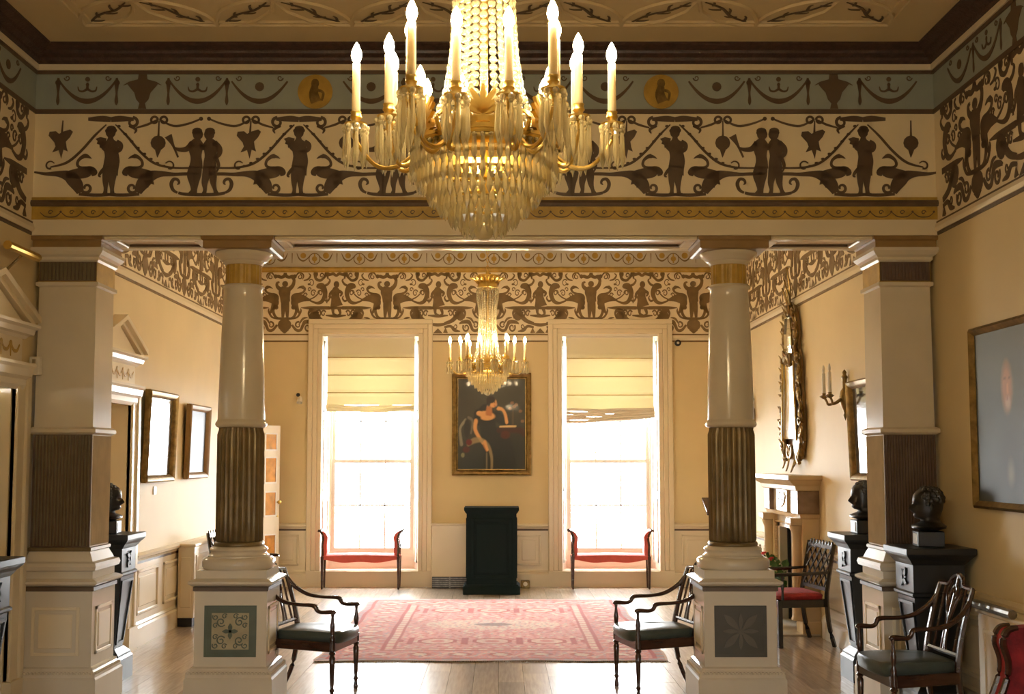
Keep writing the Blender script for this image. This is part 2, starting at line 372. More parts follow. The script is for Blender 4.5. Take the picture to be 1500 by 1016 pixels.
def run(b, side, a0, a1, prof, off=0.0):
    """moulding of profile [(out, z)] along a wall"""
    P = []
    for a in (a0, a1):
        ring = []
        for o_, z in prof:
            if side == 'back': ring.append((a, YB - off - o_, z))
            elif side == 'front': ring.append((a, YF + o_, z))
            elif side == 'beam': ring.append((a, YC - o_, z))
            elif side == 'beamback': ring.append((a, YC2 + o_, z))
            elif side == 'left': ring.append((XL + o_, a, z))
            else: ring.append((XR - o_, a, z))
        P.append(ring)
    b.rings(P)
def band(side, a0, a1, z0, z1, out, name, m, parent, lip=0.0):
    b = MB(); prof = [(-0.01, z0), (out, z0), (out + lip, (z0 + z1) / 2), (out, z1), (-0.01, z1)] if lip else [(-0.01, z0), (out, z0), (out, z1), (-0.01, z1)]
    run(b, side, a0, a1, prof); return b.build(name, m, parent, smooth=0)
SIDES_NEAR = (('beam', XL, XR, wall_beam), ('left', YF, YC, wall_left), ('right', YF, YC, wall_right), ('front', XL, XR, wall_front))
SIDES_FAR = (('back', XL, XR, wall_back), ('left', YC2, YB, wall_left), ('right', YC2, YB, wall_right), ('beamback', XL, XR, wall_beam))
# near room: cornice, white fillet, dentil band, blue frieze, line, arabesque, rail
def cornice(side, a0, a1, par, zc, zb_, m, depth, name='cornice'):
    b = MB(); h = zc - zb_
    run(b, side, a0, a1, [(-0.01, zb_), (0.02, zb_), (0.045, zb_ + h * 0.18), (0.05, zb_ + h * 0.34), (depth * 0.55, zb_ + h * 0.5), (depth * 0.6, zb_ + h * 0.66), (depth * 0.92, zb_ + h * 0.82), (depth, zb_ + h * 0.9), (depth, zc), (-0.01, zc)])
    return b.build(name, m, par, smooth=0)
for side, a0, a1, par in SIDES_NEAR:
    cornice(side, a0, a1, par, ZC1, 4.638, M_DARKC, 0.16)
    band(side, a0, a1, 4.595, 4.638, 0.028, 'fillet', M_TRIM, par)
    band(side, a0, a1, 4.570, 4.595, 0.016, 'dentil_band', M_BROWN, par)
    band(side, a0, a1, 4.306, 4.570, 0.002, 'blue_frieze', M_BLUEF, par)
    band(side, a0, a1, 4.273, 4.306, 0.012, 'frieze_line', M_BROWN, par)
    if side == 'beam':
        band(side, a0, a1, 3.625, 3.650, 0.02, 'frieze_fillet', M_OCHRE, par)
        band(side, a0, a1, 3.582, 3.625, 0.035, 'frieze_line', M_BROWN, par, 0.01)
        band(side, a0, a1, 3.486, 3.582, 0.014, 'gilded_band', M_OCHRE, par)
        band(side, a0, a1, 3.400, 3.486, 0.01, 'fascia', M_TRIM, par)
        band(side, a0, a1, 3.371, 3.405, 0.022, 'fascia', M_TRIM, par)
    else:
        band(side, a0, a1, 3.47, 4.273, 0.002, 'cream_frieze', M_CREAMF, par)
        band(side, a0, a1, 3.455, 3.472, 0.012, 'frieze_line', M_BROWN, par)
        band(side, a0, a1, 3.395, 3.455, 0.02, 'picture_rail', M_TRIM, par, 0.006)
        band(side, a0, a1, 3.372, 3.395, 0.012, 'frieze_line', M_BROWN, par)
for side, a0, a1, par in SIDES_FAR:
    cornice(side, a0, a1, par, ZC2, 4.67, M_CEILF, 0.14)
    band(side, a0, a1, 4.43, 4.67, 0.002, 'pale_frieze', M_BLUEB, par)
    band(side, a0, a1, 4.385, 4.43, 0.03, 'gilt_moulding', M_OCHRE, par, 0.012)
    band(side, a0, a1, 4.36, 4.385, 0.014, 'frieze_line', M_OCHRE, par)
    band(side, a0, a1, 3.49, 4.36, 0.002, 'cream_frieze', M_CREAMF, par)
    if side != 'back':
        segs = [(a0, a1)]
    else: segs = [(XL, WINX[0] - .866), (WINX[0] + .866, WINX[1] - .866), (WINX[1] + .866, XR)]
    for s0, s1 in segs:
        band(side, s0, s1, 3.472, 3.492, 0.012, 'frieze_line', M_BROWNB, par)
        band(side, s0, s1, 3.40, 3.472, 0.02, 'picture_rail', M_TRIM, par, 0.006)
        band(side, s0, s1, 3.378, 3.40, 0.012, 'frieze_line', M_BROWNB, par)

# dado: skirting, panels, chair rail
def dado_panel(side, a0, a1, z0, z1, par, d=0.014):
    b = MB(); wv = 0.03; fr = []
    def seg(u0, u1, v0, v1, o0, o1):
        if side == 'back': b.box(u0, u1, YB - o1, YB - o0, v0, v1)
        elif side == 'left': b.box(XL + o0, XL + o1, u0, u1, v0, v1)
        else: b.box(XR - o1, XR - o0, u0, u1, v0, v1)
    seg(a0, a1, z0, z0 + wv, -0.005, d + .008); seg(a0, a1, z1 - wv, z1, -0.005, d + .008); seg(a0, a0 + wv, z0, z1, -0.005, d + .008); seg(a1 - wv, a1, z0, z1, -0.005, d + .008)
    seg(a0 + 0.07, a1 - 0.07, z0 + 0.07, z1 - 0.07, -0.005, d)
    return b.build('dado_panel', M_TRIM, par, bevel=0.006, smooth=0)
def dado(side, a0, a1, par, npan):
    band(side, a0, a1, 0.2, 0.83, 0.003, 'dado', M_TRIM, par)
    b = MB(); run(b, side, a0, a1, [(-0.01, 0.79), (0.012, 0.79), (0.02, 0.81), (0.05, 0.825), (0.055, 0.85), (0.03, 0.868), (-0.01, 0.868)]); b.build('chair_rail', M_TRIM, par, smooth=0)
    band(side, a0, a1, 0.765, 0.79, 0.006, 'rail_line', M_BROWN, par)
    b = MB(); run(b, side, a0, a1, [(-0.01, 0.0), (0.03, 0.0), (0.03, 0.17), (0.018, 0.19), (0.022, 0.205), (0.006, 0.225), (-0.01, 0.225)]); b.build('skirting', M_TRIM, par, smooth=0)
    wd = (a1 - a0) / npan
    for i in range(npan): dado_panel(side, a0 + i * wd + 0.1, a0 + (i + 1) * wd - 0.1, 0.29, 0.71, par)
dado('back', XL, WINX[0] - .87, wall_back, 1); dado('back', WINX[0] + .87, WINX[1] - .87, wall_back, 3); dado('back', WINX[1] + .87, XR, wall_back, 1)
for wx in WINX:   # plinth under each window
    b = MB().box(wx - .87, wx + .87, YB - 0.028, YB + 0.01, 0, 0.195).box(wx - .87, wx + .87, YB - 0.045, YB + 0.01, 0.195, 0.215); b.build('skirting', M_TRIM, wall_back, smooth=0)
dado('left', YF, DOORS[0] - .68, wall_left, 7); dado('left', DOORS[1] + .68, YB, wall_left, 6); dado('left', YC2, DOORS[1] - .68, wall_left, 1)
dado('right', YF, YC, wall_right, 7); dado('right', YC2, 11.55, wall_right, 3); dado('right', 13.25, YB, wall_right, 3)

# ------------------------------------------------------------------ windows
def frame4(b, x0, x1, z0, z1, y0, y1, w_):
    b.box(x0, x0 + w_, y0, y1, z0, z1).box(x1 - w_, x1, y0, y1, z0, z1).box(x0 + w_, x1 - w_, y0, y1, z0, z0 + w_).box(x0 + w_, x1 - w_, y0, y1, z1 - w_, z1)
def window(n, cx, cy, facing=1):
    r = sroot('window_%d' % n, (cx, cy, 0), 0 if facing == 1 else PI)
    # architrave
    for (o, i, out) in ((0.866, 0.80, 0.06), (0.80, 0.735, 0.042), (0.735, 0.67, 0.03)):
        b = MB(); zt = 3.5 - 0.67 + o
        b.box(-o, -i, -out, 0.02, 0.215, zt - (o - i)).box(i, o, -out, 0.02, 0.215, zt - (o - i)).box(-o, o, -out, 0.02, zt - (o - i), zt); b.build('architrave', M_TRIM, r, bevel=0.008, smooth=0)
    # splayed reveal with panelled shutters
    for s in (-1, 1):
        b = MB().rings([[(s * 0.67, 0, z), (s * 0.60, 0.30, z), (s * 0.68, 0.34, z), (s * 0.72, 0.0, z)] for z in (0.215, 3.5)]); sh = b.build('shutter', M_WHITE, r, smooth=0)
        for z0, z1 in ((0.32, 1.2), (1.3, 2.3), (2.4, 3.4)):
            b = MB()
            q = lambda t, o: (s * (0.67 - 0.07 * t - o), 0.30 * t)
            for t0, t1, za, zb in ((.18, .26, z0, z1), (.74, .82, z0, z1), (.18, .82, z0, z0 + .03), (.18, .82, z1 - .03, z1)):
                b.rings([[(*q(t0, 0.0), z), (*q(t1, 0.0), z), (*q(t1, 0.012), z), (*q(t0, 0.012), z)] for z in (za, zb)])
            b.build('shutter_panel', M_WHITE, sh, smooth=0)
    MB().box(-0.68, 0.68, 0, 0.34, 3.46, 3.5).build('reveal_head', M_WHITE, r, smooth=0)
    MB().box(-0.66, 0.66, 0.02, 0.36, 0.20, 0.225).build('window_board', M_WHITE, r, smooth=0)
    b = MB().box(-0.60, 0.60, 0.30, 0.36, 0.225, 0.42); frame4(b, -0.56, 0.56, 0.25, 0.40, 0.292, 0.30, 0.02); b.build('apron_panel', M_WHITE, r, smooth=0)
    b = MB(); frame4(b, -0.62, 0.62, 0.42, 3.46, 0.33, 0.48, 0.045); b.build('window_frame', M_WHITE, r, smooth=0)
    for (z0, z1, y, rows, nm) in ((0.46, 1.74, 0.36, 2, 'lower_sash'), (1.70, 3.42, 0.41, 3, 'upper_sash')):
        b = MB(); frame4(b, -0.575, 0.575, z0, z1, y, y + 0.045, 0.045)
        sa = b.build(nm, M_WHITE, r, smooth=0); gx0, gx1, gz0, gz1 = -0.53, 0.53, z0 + 0.045, z1 - 0.045
        for k in (1, 2):
            x = gx0 + (gx1 - gx0) * k / 3; MB().box(x - 0.01, x + 0.01, y + 0.005, y + 0.04, gz0, gz1).build('glazing_bar', M_WHITE, sa, smooth=0)
        for k in range(1, rows):
            z = gz0 + (gz1 - gz0) * k / rows; MB().box(gx0, gx1, y + 0.005, y + 0.04, z - 0.01, z + 0.01).build('glazing_bar', M_WHITE, sa, smooth=0)
        pm = None
        for i in range(3):
            for k in range(rows):
                xa = gx0 + (gx1 - gx0) * i / 3 + 0.01; xb = gx0 + (gx1 - gx0) * (i + 1) / 3 - 0.01; za = gz0 + (gz1 - gz0) * k / rows + 0.01; zb = gz0 + (gz1 - gz0) * (k + 1) / rows - 0.01
                if pm is None: pm = MB().box(-(xb - xa) / 2, (xb - xa) / 2, 0, 0.004, -(zb - za) / 2, (zb - za) / 2).build('pane', M_GLASS, sa, smooth=0); o = pm
                else: o = link('pane', pm.data, sa)
                o.location = ((xa + xb) / 2, y + 0.02, (za + zb) / 2)
    return r
window(1, WINX[0], YB); window(2, WINX[1], YB)
window(3, WINX[0], YF, -1); window(4, WINX[1], YF, -1)
b = MB().box(-40, 40, YB + 0.6, 60, -1.3, -1.0); struct(b.build('ground', M_PAVE, smooth=0)); b = MB().box(-40, 40, -50, YF - 0.6, -1.3, -1.0); struct(b.build('ground', M_PAVE, smooth=0))
for wy, rot in ((YB + 0.5, -PI / 2), (YF - 0.5, PI / 2)):      # sampling portals in the openings (they emit nothing themselves)
    for wx in WINX:
        ld = bpy.data.lights.new('window_portal', 'AREA'); ld.shape = 'RECTANGLE'; ld.size = 1.3; ld.size_y = 3.2; lo = bpy.data.objects.new('window_portal', ld); COL.objects.link(lo)
        lo.location = (wx, wy, 1.87); lo.rotation_euler = (rot, 0, 0); ld.cycles.is_portal = True

# roman blinds
def blind(cx, zb, label, droop, wy=YB + .05, rz=0):
    r = thing('roman_blind', label, 'blind', (cx, wy, 3.45), rz, None)
    b = MB(); hw = 0.61; nz = 60; H = 3.45 - zb; seams = [0.30, 0.56, 0.82]
    def prof(t):
        y = 0.0
        for s in seams: y -= 0.022 * math.exp(-((t - s) / 0.03) ** 2)
        return y - 0.02 * math.sin(t * 9) * 0.3 - (0.05 * max(0, (t - 0.86) / 0.14))
    b.rings([[(x, prof(k / nz) + 0.004 * math.sin(x * 5 + k * 0.11) + dd, -H * k / nz - droop * 0.03 * max(0, k / nz - 0.85) / 0.15 * math.sin((x + hw) * 2.2)) for x, dd in [(hw * (2 * j / 20 - 1), 0.0) for j in range(21)] + [(hw * (1 - 2 * j / 20), 0.003) for j in range(21)]] for k in range(nz + 1)])
    b.build('blind_fabric', M_BLIND, r, smooth=60)
    MB().box(-hw + .004, hw - .004, 0.012, 0.015, -0.29, 0.0).build('blind_lining', M_BLIND, r, smooth=0)
    MB().box(-hw, hw, -0.005, 0.04, -0.01, 0.012).build('head_rail', M_WHITE, r, smooth=0)
    for s in seams: MB().tube([(-hw, prof(s) - 0.004, -H * s), (hw, prof(s) - 0.004, -H * s)], 0.006, 6).build('blind_rod', M_OCHRE, r)
    b = MB()
    for k in range(5 if droop else 3):      # gathered folds at the hem
        zz = -H - 0.015 - 0.028 * k; pts = [(x, -0.055 + 0.01 * math.sin(3 * x + k), zz - (droop * (0.05 * (0.5 - x) * (k + 1) / 4) if droop else 0) - 0.012 * math.sin((x + hw) / (2 * hw) * PI) + 0.006 * math.sin(x * 9 + k * 2)) for x in np.linspace(-hw, hw, 15)]
        b.tube(pts, 0.021, 8, up=(0, 0, 1))
    b.build('gathered_hem', M_WHITE if droop else M_BLIND, r)
    MB().tube([(hw + 0.015, 0.0, 0), (hw + 0.012, -0.005, -1.0), (hw + 0.018, 0, -H * 1.35)], 0.004, 5).build('pull_cord', M_WHITE, r)
blind(WINX[0], 2.50, 'pale yellow roman blind with an even hem in the left window', 0)
for bi, bx_ in enumerate(WINX): blind(bx_, 1.05, 'half lowered pale roman blind in the %s window of the wall behind the viewer' % ('left', 'right')[bi], 0, YF - .05, PI)
blind(WINX[1], 2.46, 'pale yellow roman blind with a sagging gathered hem in the right window', 1)

# ------------------------------------------------------------------ ceiling plasterwork
def ceil_tubes(par, x0, x1, y0, y1, z, m, n, rad=0.016, sprigs=True):
    b = MB()
    for off in (0.0, 0.07):
        q = [(x0 + off, y0 + off, z), (x1 - off, y0 + off, z), (x1 - off, y1 - off, z), (x0 + off, y1 - off, z)]
        for i in range(4): b.bar(q[i], q[(i + 1) % 4], 0.03 if off == 0 else 0.018, 0.024)
    b.build('plaster_border', m, par, smooth=0)
    R = (x1 - x0) / n / 2; cm = Sil(); arcs = []
    ny = int((y1 - y0) / (2 * R))
    tb = {}
    def arc(cx, cy, a0, a1):
        key = (round(a0, 2), round(a1, 2))
        if key not in tb:
            b = MB().tube([(R * math.cos(a0 + (a1 - a0) * k / 14), R * math.sin(a0 + (a1 - a0) * k / 14), 0) for k in range(15)], rad, 6); o = b.build('plaster_rib', m, par); tb[key] = o.data
        else: o = link('plaster_rib', tb[key], par)
        o.location = (cx, cy, z)
    sm = None
    for j in range(0, ny * 2):
        for i in range(n * 2):
            cx, cy = x0 + R * i, y1 - R * j
            if (i + j) % 2 == 1:                      # circle centres
                a0, a1 = 0, 2 * PI
                if j == 0: a0, a1 = -PI, 0
                if i == 0: a0, a1 = (-PI / 2, PI / 2) if j else (-PI / 2, 0)
                arc(cx, cy, a0, a1)
    if sprigs:
        s = Sil(); L = R * 1.414
        s.stroke([(0.12 * L, 0), (0.4 * L, 0.02), (0.65 * L, -0.02), (0.9 * L, 0)], [0.012, 0.02, 0.02, 0.008])
        for k in range(5):
            t = (0.2 + 0.14 * k) * L; sg = 1 if k % 2 else -1
            s.stroke([(t, 0), (t + 0.04, sg * 0.04), (t + 0.075, sg * 0.05)], [0.02, 0.016, 0.004], 3)
        sm = s.mesh('sprig', M_STEM, 1)
        for j in range(0, min(ny * 2, 7)):
            for i in range(n * 2 + 1):
                if (i + j) % 2 == 0:
                    for sx in (-1, 1):
                        if not (0 <= i + sx <= n * 2): continue
                        ang = math.atan2(-1, sx); o = link('sprig', sm, par); o.location = (x0 + R * i, y1 - R * j, z - 0.001); o.rotation_euler = (PI, 0, ang)
ceil_tubes(ceiling, -2.90, 2.70, 0.6, 7.87, ZC1 - 0.004, M_CEIL, 6)
b = MB()
for q0, q1 in (((-2.9, 15.75), (2.66, 15.75)), ((-2.9, 9.3), (2.66, 9.3)), ((-2.9, 9.3), (-2.9, 15.75)), ((2.66, 9.3), (2.66, 15.75))): b.bar((*q0, ZC2 - 0.03), (*q1, ZC2 - 0.03), 0.12, 0.06)
b.build('plaster_border', M_CEILF, ceil2, bevel=0.015, smooth=0)
b = MB()
for q0, q1 in (((-2.9, 15.99), (2.66, 15.99)),): b.bar((*q0, ZC2 - 0.01), (*q1, ZC2 - 0.01), 0.03, 0.03)
b.build('plaster_border', M_BROWN, ceil2, smooth=0)

# ------------------------------------------------------------------ painted friezes
S1 = 0.00167
def m_figure():
    s = Sil()
    s.blob(0, 277, 22, 25); s.blob(2, 294, 21, 13); s.blob(-16, 284, 9); s.blob(18, 286, 9)
    s.stroke([(0, 258), (0, 244), (1, 228), (3, 200), (2, 170), (0, 145), (-1, 120)], [20, 30, 62, 62, 50, 52, 58])
    s.stroke([(-14, 130), (-16, 100), (-17, 60), (-16, 25), (-18, 3)], [30, 31, 26, 16, 20]); s.stroke([(14, 130), (15, 95), (11, 58), (12, 24), (14, 3)], [30, 32, 27, 17, 20])
    s.poly([(-2, 110), (3, 60), (0, 40), (-4, 60)])
    s.stroke([(26, 236), (44, 222), (42, 200), (20, 190), (2, 196)], [20, 22, 18, 15, 10]); s.stroke([(-26, 236), (-34, 215), (-22, 196)], [20, 18, 12])
    s.poly([(-18, 250), (-44, 256), (-66, 248), (-56, 238), (-60, 226), (-48, 222), (-46, 208), (-26, 212)])
    s.stroke([(28, 190), (34, 150), (30, 110), (34, 84)], [14, 16, 14, 4]); s.stroke([(-22, 120), (-38, 100), (-46, 84), (-38, 78)], [14, 14, 10, 4])
    s.stroke([(-30, 2), (30, 2)], 10)
    return s.mesh('painted_figure', M_BROWN, S1)
def m_twins():
    s = Sil()
    for cx, sg in ((-20, -1), (30, 1)):
        s.blob(cx, 268, 23, 25); s.blob(cx + 3 * sg, 284, 22, 14); s.blob(cx + 17 * sg, 276, 9); s.stroke([(cx, 248), (cx + sg * 4, 228), (cx + sg * 8, 200), (cx + sg * 6, 170), (cx + sg * 4, 145), (cx + sg * 6, 118)], [24, 60, 60, 48, 52, 60])
    s.stroke([(-38, 124), (-46, 88), (-40, 52), (-38, 22), (-44, 4)], [34, 36, 26, 16, 26]); s.stroke([(-14, 124), (-18, 88), (-24, 52), (-26, 22), (-28, 4)], [30, 32, 24, 15, 18])
    s.stroke([(22, 124), (20, 88), (14, 52), (16, 22), (12, 4)], [32, 34, 26, 16, 20]); s.stroke([(46, 124), (50, 88), (52, 52), (60, 22), (66, 4)], [32, 34, 26, 16, 24])
    s.stroke([(-42, 230), (-66, 204), (-98, 200), (-124, 208)], [28, 24, 17, 10]); s.stroke([(-104, 165), (-128, 220), (-150, 262)], [8, 12, 34])
    s.stroke([(52, 232), (76, 206), (74, 178), (48, 160)], [26, 24, 20, 14]); s.stroke([(-10, 225), (5, 205), (18, 225)], [14, 16, 14])
    s.stroke([(60, 170), (74, 130), (66, 100)], [16, 14, 4])
    s.stroke([(-100, 8), (-70, 2), (0, 0), (70, 2), (104, 8)], [12, 14, 14, 14, 12])
    def h(q): q.stroke([(104, 8), (124, 22), (132, 48), (122, 68), (104, 66), (98, 52), (106, 44)], [10, 14, 16, 14, 12, 10, 4])
    s.mirror(h, 0)
    return s.mesh('painted_twin_figures', M_BROWN, S1)
def m_swan():
    s = Sil()                      # swan to the left of a figure at u=0, facing it
    s.stroke([(-395, 92), (-330, 92), (-280, 90), (-225, 92), (-185, 84), (-160, 66), (-140, 40), (-126, 8)], [12, 14, 16, 26, 46, 58, 52, 30])
    s.stroke([(-190, 88), (-150, 92), (-112, 98), (-82, 106), (-66, 96), (-78, 84)], [30, 44, 50, 40, 24, 6])
    s.stroke([(-76, 104), (-96, 116), (-128, 120), (-142, 132), (-138, 152), (-120, 168), (-104, 172)], [26, 18, 13, 12, 12, 16, 20])
    s.stroke([(-112, 172), (-94, 168), (-80, 160)], [18, 10, 2])
    s.poly([(-190, 70), (-196, 44), (-176, 50), (-170, 30), (-156, 40), (-150, 60)])
    s.curl(-100, 30, 24, 6, -2.4, 1.0, 14, 8)
    s.stroke([(-132, 2), (-60, -2), (0, 0)], [12, 14, 12])
    return s.mesh('painted_swan', M_BROWN, S1)
def m_garland():
    s = Sil()                      # half bay: from the bow over a figure to the middle of the twins
    s.stroke([(20, 312), (70, 262), (130, 192), (190, 142), (255, 122), (330, 118), (395, 122)], [5, 10, 11, 11, 9, 8, 8])
    for k in range(9):
        t = k / 8; x = 35 + 230 * t; y = 305 - 185 * (1 - (1 - t) ** 1.6); s.blob(x, y, 9, 6, 6)
    s.curl(262, 128, 22, 12, 2.6, -0.75, 5, 9)
    s.stroke([(0, 334), (40, 338), (100, 336)], [22, 26, 14]); s.curl(96, 322, 22, 14, 1.6, -0.9, 14, 10); s.stroke([(80, 306), (110, 290), (104, 272)], [10, 12, 4])
    s.stroke([(112, 298), (160, 312), (204, 334)], [6, 10, 6]); s.stroke([(214, 334), (275, 306), (340, 316), (395, 338)], [6, 10, 9, 7])
    s.blob(395, 338, 9)
    s.curl(190, 332, 16, 12, 0, 1, 10, 10); s.curl(232, 332, 16, 12, PI, -1, 10, 10)
    return s.mesh('painted_garland', M_BROWN, S1)
def m_orb():
    s = Sil(); s.stroke([(211, 330), (210, 270), (209, 250)], [5, 8, 14]); s.blob(209, 230, 33); s.stroke([(209, 200), (207, 165)], [26, 2]); return s.mesh('painted_pendant', M_BROWN, S1)
def m_trophy():
    s = Sil(); s.stroke([(-211, 330), (-214, 270)], [5, 9])
    s.poly([(-268, 280), (-240, 282), (-226, 270), (-210, 280), (-178, 290), (-166, 280), (-178, 256), (-196, 236), (-192, 210), (-186, 192), (-206, 200), (-214, 160), (-226, 198), (-254, 188), (-240, 214), (-246, 232), (-272, 262)]); return s.mesh('painted_trophy', M_BROWN, S1)
mf, mt, ms, mg, mo, mtr = m_figure(), m_twins(), m_swan(), m_garland(), m_orb(), m_trophy()
FLIP = Matrix.Diagonal((-1, 1, 1, 1))
FZ = 3.672
for k in range(5):
    cx = -2.860 + 1.378 * k
    M = wall_M('beam', cx, FZ, 0.003); place('painted_figure', mf, M, wall_beam)
    if k > 0 or True:
        if cx - 0.7 > XL or True:
            if k == 0:
                pass
            else: place('painted_garland', mg, M @ FLIP, wall_beam); place('painted_trophy', mtr, M, wall_beam)
        place('painted_swan', ms if k else ms, M, wall_beam) if k else None
    if k < 4: place('painted_garland', mg, M, wall_beam); place('painted_swan', ms, M @ FLIP, wall_beam); place('painted_twin_figures', mt, wall_M('beam', cx + 0.672, FZ, 0.003), wall_beam); place('painted_pendant', mo, M, wall_beam)
s = Sil(); s.stroke([(-330, 100), (-280, 92), (-225, 92), (-185, 84), (-160, 66), (-140, 40), (-126, 8)], [8, 14, 26, 46, 58, 52, 30]); s.stroke([(-190, 88), (-150, 92), (-112, 98), (-82, 106), (-66, 96), (-78, 84)], [30, 44, 50, 40, 24, 6])
s.stroke([(-76, 104), (-96, 116), (-128, 120), (-142, 132), (-138, 152), (-120, 168), (-104, 172), (-80, 160)], [26, 18, 13, 12, 12, 16, 18, 2]); s.curl(-100, 30, 24, 6, -2.4, 1.0, 14, 8); s.stroke([(-132, 2), (-60, -2), (0, 0)], [12, 14, 12]); s.stroke([(-20, 312), (-70, 262), (-130, 192), (-190, 142), (-260, 122)], [5, 10, 11, 11, 6]); s.stroke([(0, 334), (-40, 338), (-100, 336)], [22, 26, 14]); s.curl(-262, 128, 22, 12, 0.5, 0.75, 5, 9)
me_end = s.mesh('painted_swan', M_BROWN, S1)
place('painted_swan', me_end, wall_M('beam', -2.860, FZ, 0.003), wall_beam); place('painted_trophy', mtr, wall_M('beam', -2.860, FZ, 0.003), wall_beam)
place('painted_swan', me_end, wall_M('beam', -2.860 + 4 * 1.378, FZ, 0.003) @ FLIP, wall_beam); place('painted_pendant', mo, wall_M('beam', -2.860 + 4 * 1.378, FZ, 0.003), wall_beam)

# blue frieze of swags
def m_swag():
    s = Sil(); n = 13
    P = [(-0.155, 0.19)]; pts = []
    for k in range(n + 1):
        t = k / n * 2 - 1; pts.append((0.205 * t, 0.060 + 0.150 * t * t))
    s.stroke(pts, [0.012 + 0.028 * (1 - abs(k / n * 2 - 1)) for k in range(n + 1)], 2)
    s.curl(-0.15, 0.235, 0.022, 0.006, PI, 1.1, 0.009, 0.006); s.curl(0.15, 0.235, 0.022, 0.006, 0, -1.1, 0.009, 0.006)
    return s.mesh('painted_swag', M_BROWN, 1)
def m_vase():
    s = Sil(); s.poly([(-0.03, 0.262), (0.03, 0.262), (0.035, 0.225), (0.105, 0.205), (0.11, 0.185), (0.06, 0.125), (0.045, 0.075), (0.02, 0.045), (0.03, 0.004), (-0.03, 0.004), (-0.02, 0.045), (-0.045, 0.075), (-0.06, 0.125), (-0.11, 0.185), (-0.105, 0.205), (-0.035, 0.225)]); s.stroke([(-0.1, 0.2), (-0.14, 0.18)], [0.012, 0.003]); s.stroke([(0.1, 0.2), (0.14, 0.18)], [0.012, 0.003]); return s.mesh('painted_vase', M_STEM, 1)
def m_orn():
    s = Sil(); s.blob(0, 0.225, 0.018); s.blob(0, 0.185, 0.012); s.stroke([(0, 0.2), (0, 0.14)], [0.014, 0.022])
    s.stroke([(-0.07, 0.17), (-0.06, 0.14), (-0.03, 0.135), (0, 0.15), (0.03, 0.135), (0.06, 0.14), (0.07, 0.17)], [0.006, 0.012, 0.014, 0.018, 0.014, 0.012, 0.006]); return s.mesh('painted_ornament', M_BROWN, 1)
def m_tassel():
    s = Sil(); s.stroke([(0, 0.235), (0, 0.19), (0, 0.12), (0, 0.06), (0, 0.03)], [0.014, 0.03, 0.014, 0.024, 0.004]); s.blob(0, 0.2, 0.022); return s.mesh('painted_tassel', M_BROWN, 1)
def m_disc():
    s = Sil(); s.blob(0, 0.17, 0.034); return s.mesh('painted_disc', M_STEM, 1)
def m_medal():
    s = Sil(); s.T = 0.012; s.blob(0, 0.13, 0.128, n=28); q = MB(); return s.mesh('gilt_medallion', M_OCHRE, 1)
SW = dict(swag=m_swag(), vase=m_vase(), orn=m_orn(), tas=m_tassel(), disc=m_disc(), med=m_medal())
s = Sil(); s.T = 0.016; s.blob(0.0, 0.19, 0.03, 0.035); s.stroke([(0.0, 0.17), (-0.01, 0.11), (0.01, 0.05)], [0.05, 0.07, 0.08]); s.stroke([(0.02, 0.14), (0.06, 0.12), (0.05, 0.06)], [0.02, 0.02, 0.016]); med_fig = s.mesh('medallion_figure', M_OLDGOLD, 1)
def blue_bay(side, c_, par, a0, a1, z=4.307):
    """one bay 2.54 m: vase in the middle, medallions at the ends"""
    off = lambda key, du: (place(SW[key].name.split('.')[0], SW[key], wall_M(side, c_ + du, z, 0.003), par) if a0 < c_ + du < a1 else None)
    off('vase', 0)
    for sg in (-1, 1):
        off('tas', sg * 0.19); off('swag', sg * 0.405); off('orn', sg * 0.405); off('tas', sg * 0.62); off('swag', sg * 0.86); off('disc', sg * 0.86)
    off('swag', 1.27 - 0.28) if False else None
    off('med', 1.27); 
    if a0 < c_ + 1.27 < a1: place('medallion_figure', med_fig, wall_M(side, c_ + 1.27, z, 0.003), par)
for k in range(3): blue_bay('beam', -2.635 + 2.54 * k, wall_beam, XL + 0.12, XR - 0.12)
for k in range(4):
    blue_bay('left', 7.0 - 2.54 * k, wall_left, YF, YC - 0.15); blue_bay('right', 7.0 - 2.54 * k, wall_right, YF, YC - 0.15)
# small gilt pattern on the gold band of the beam
s = Sil()
s.stroke([(-0.075, 0.05), (-0.04, 0.022), (0, 0.016), (0.04, 0.022), (0.075, 0.05)], [0.004, 0.007, 0.008, 0.007, 0.004]); s.curl(0, 0.05, 0.018, 0.006, 0, 1, 0.006, 0.006); s.blob(0.075, 0.055, 0.008)
gb = s.mesh('painted_swag', M_STEM, 1)
for k in range(42): place('painted_swag', gb, wall_M('beam', XL + 0.14 + 0.155 * k, 3.488, 0.015), wall_beam)

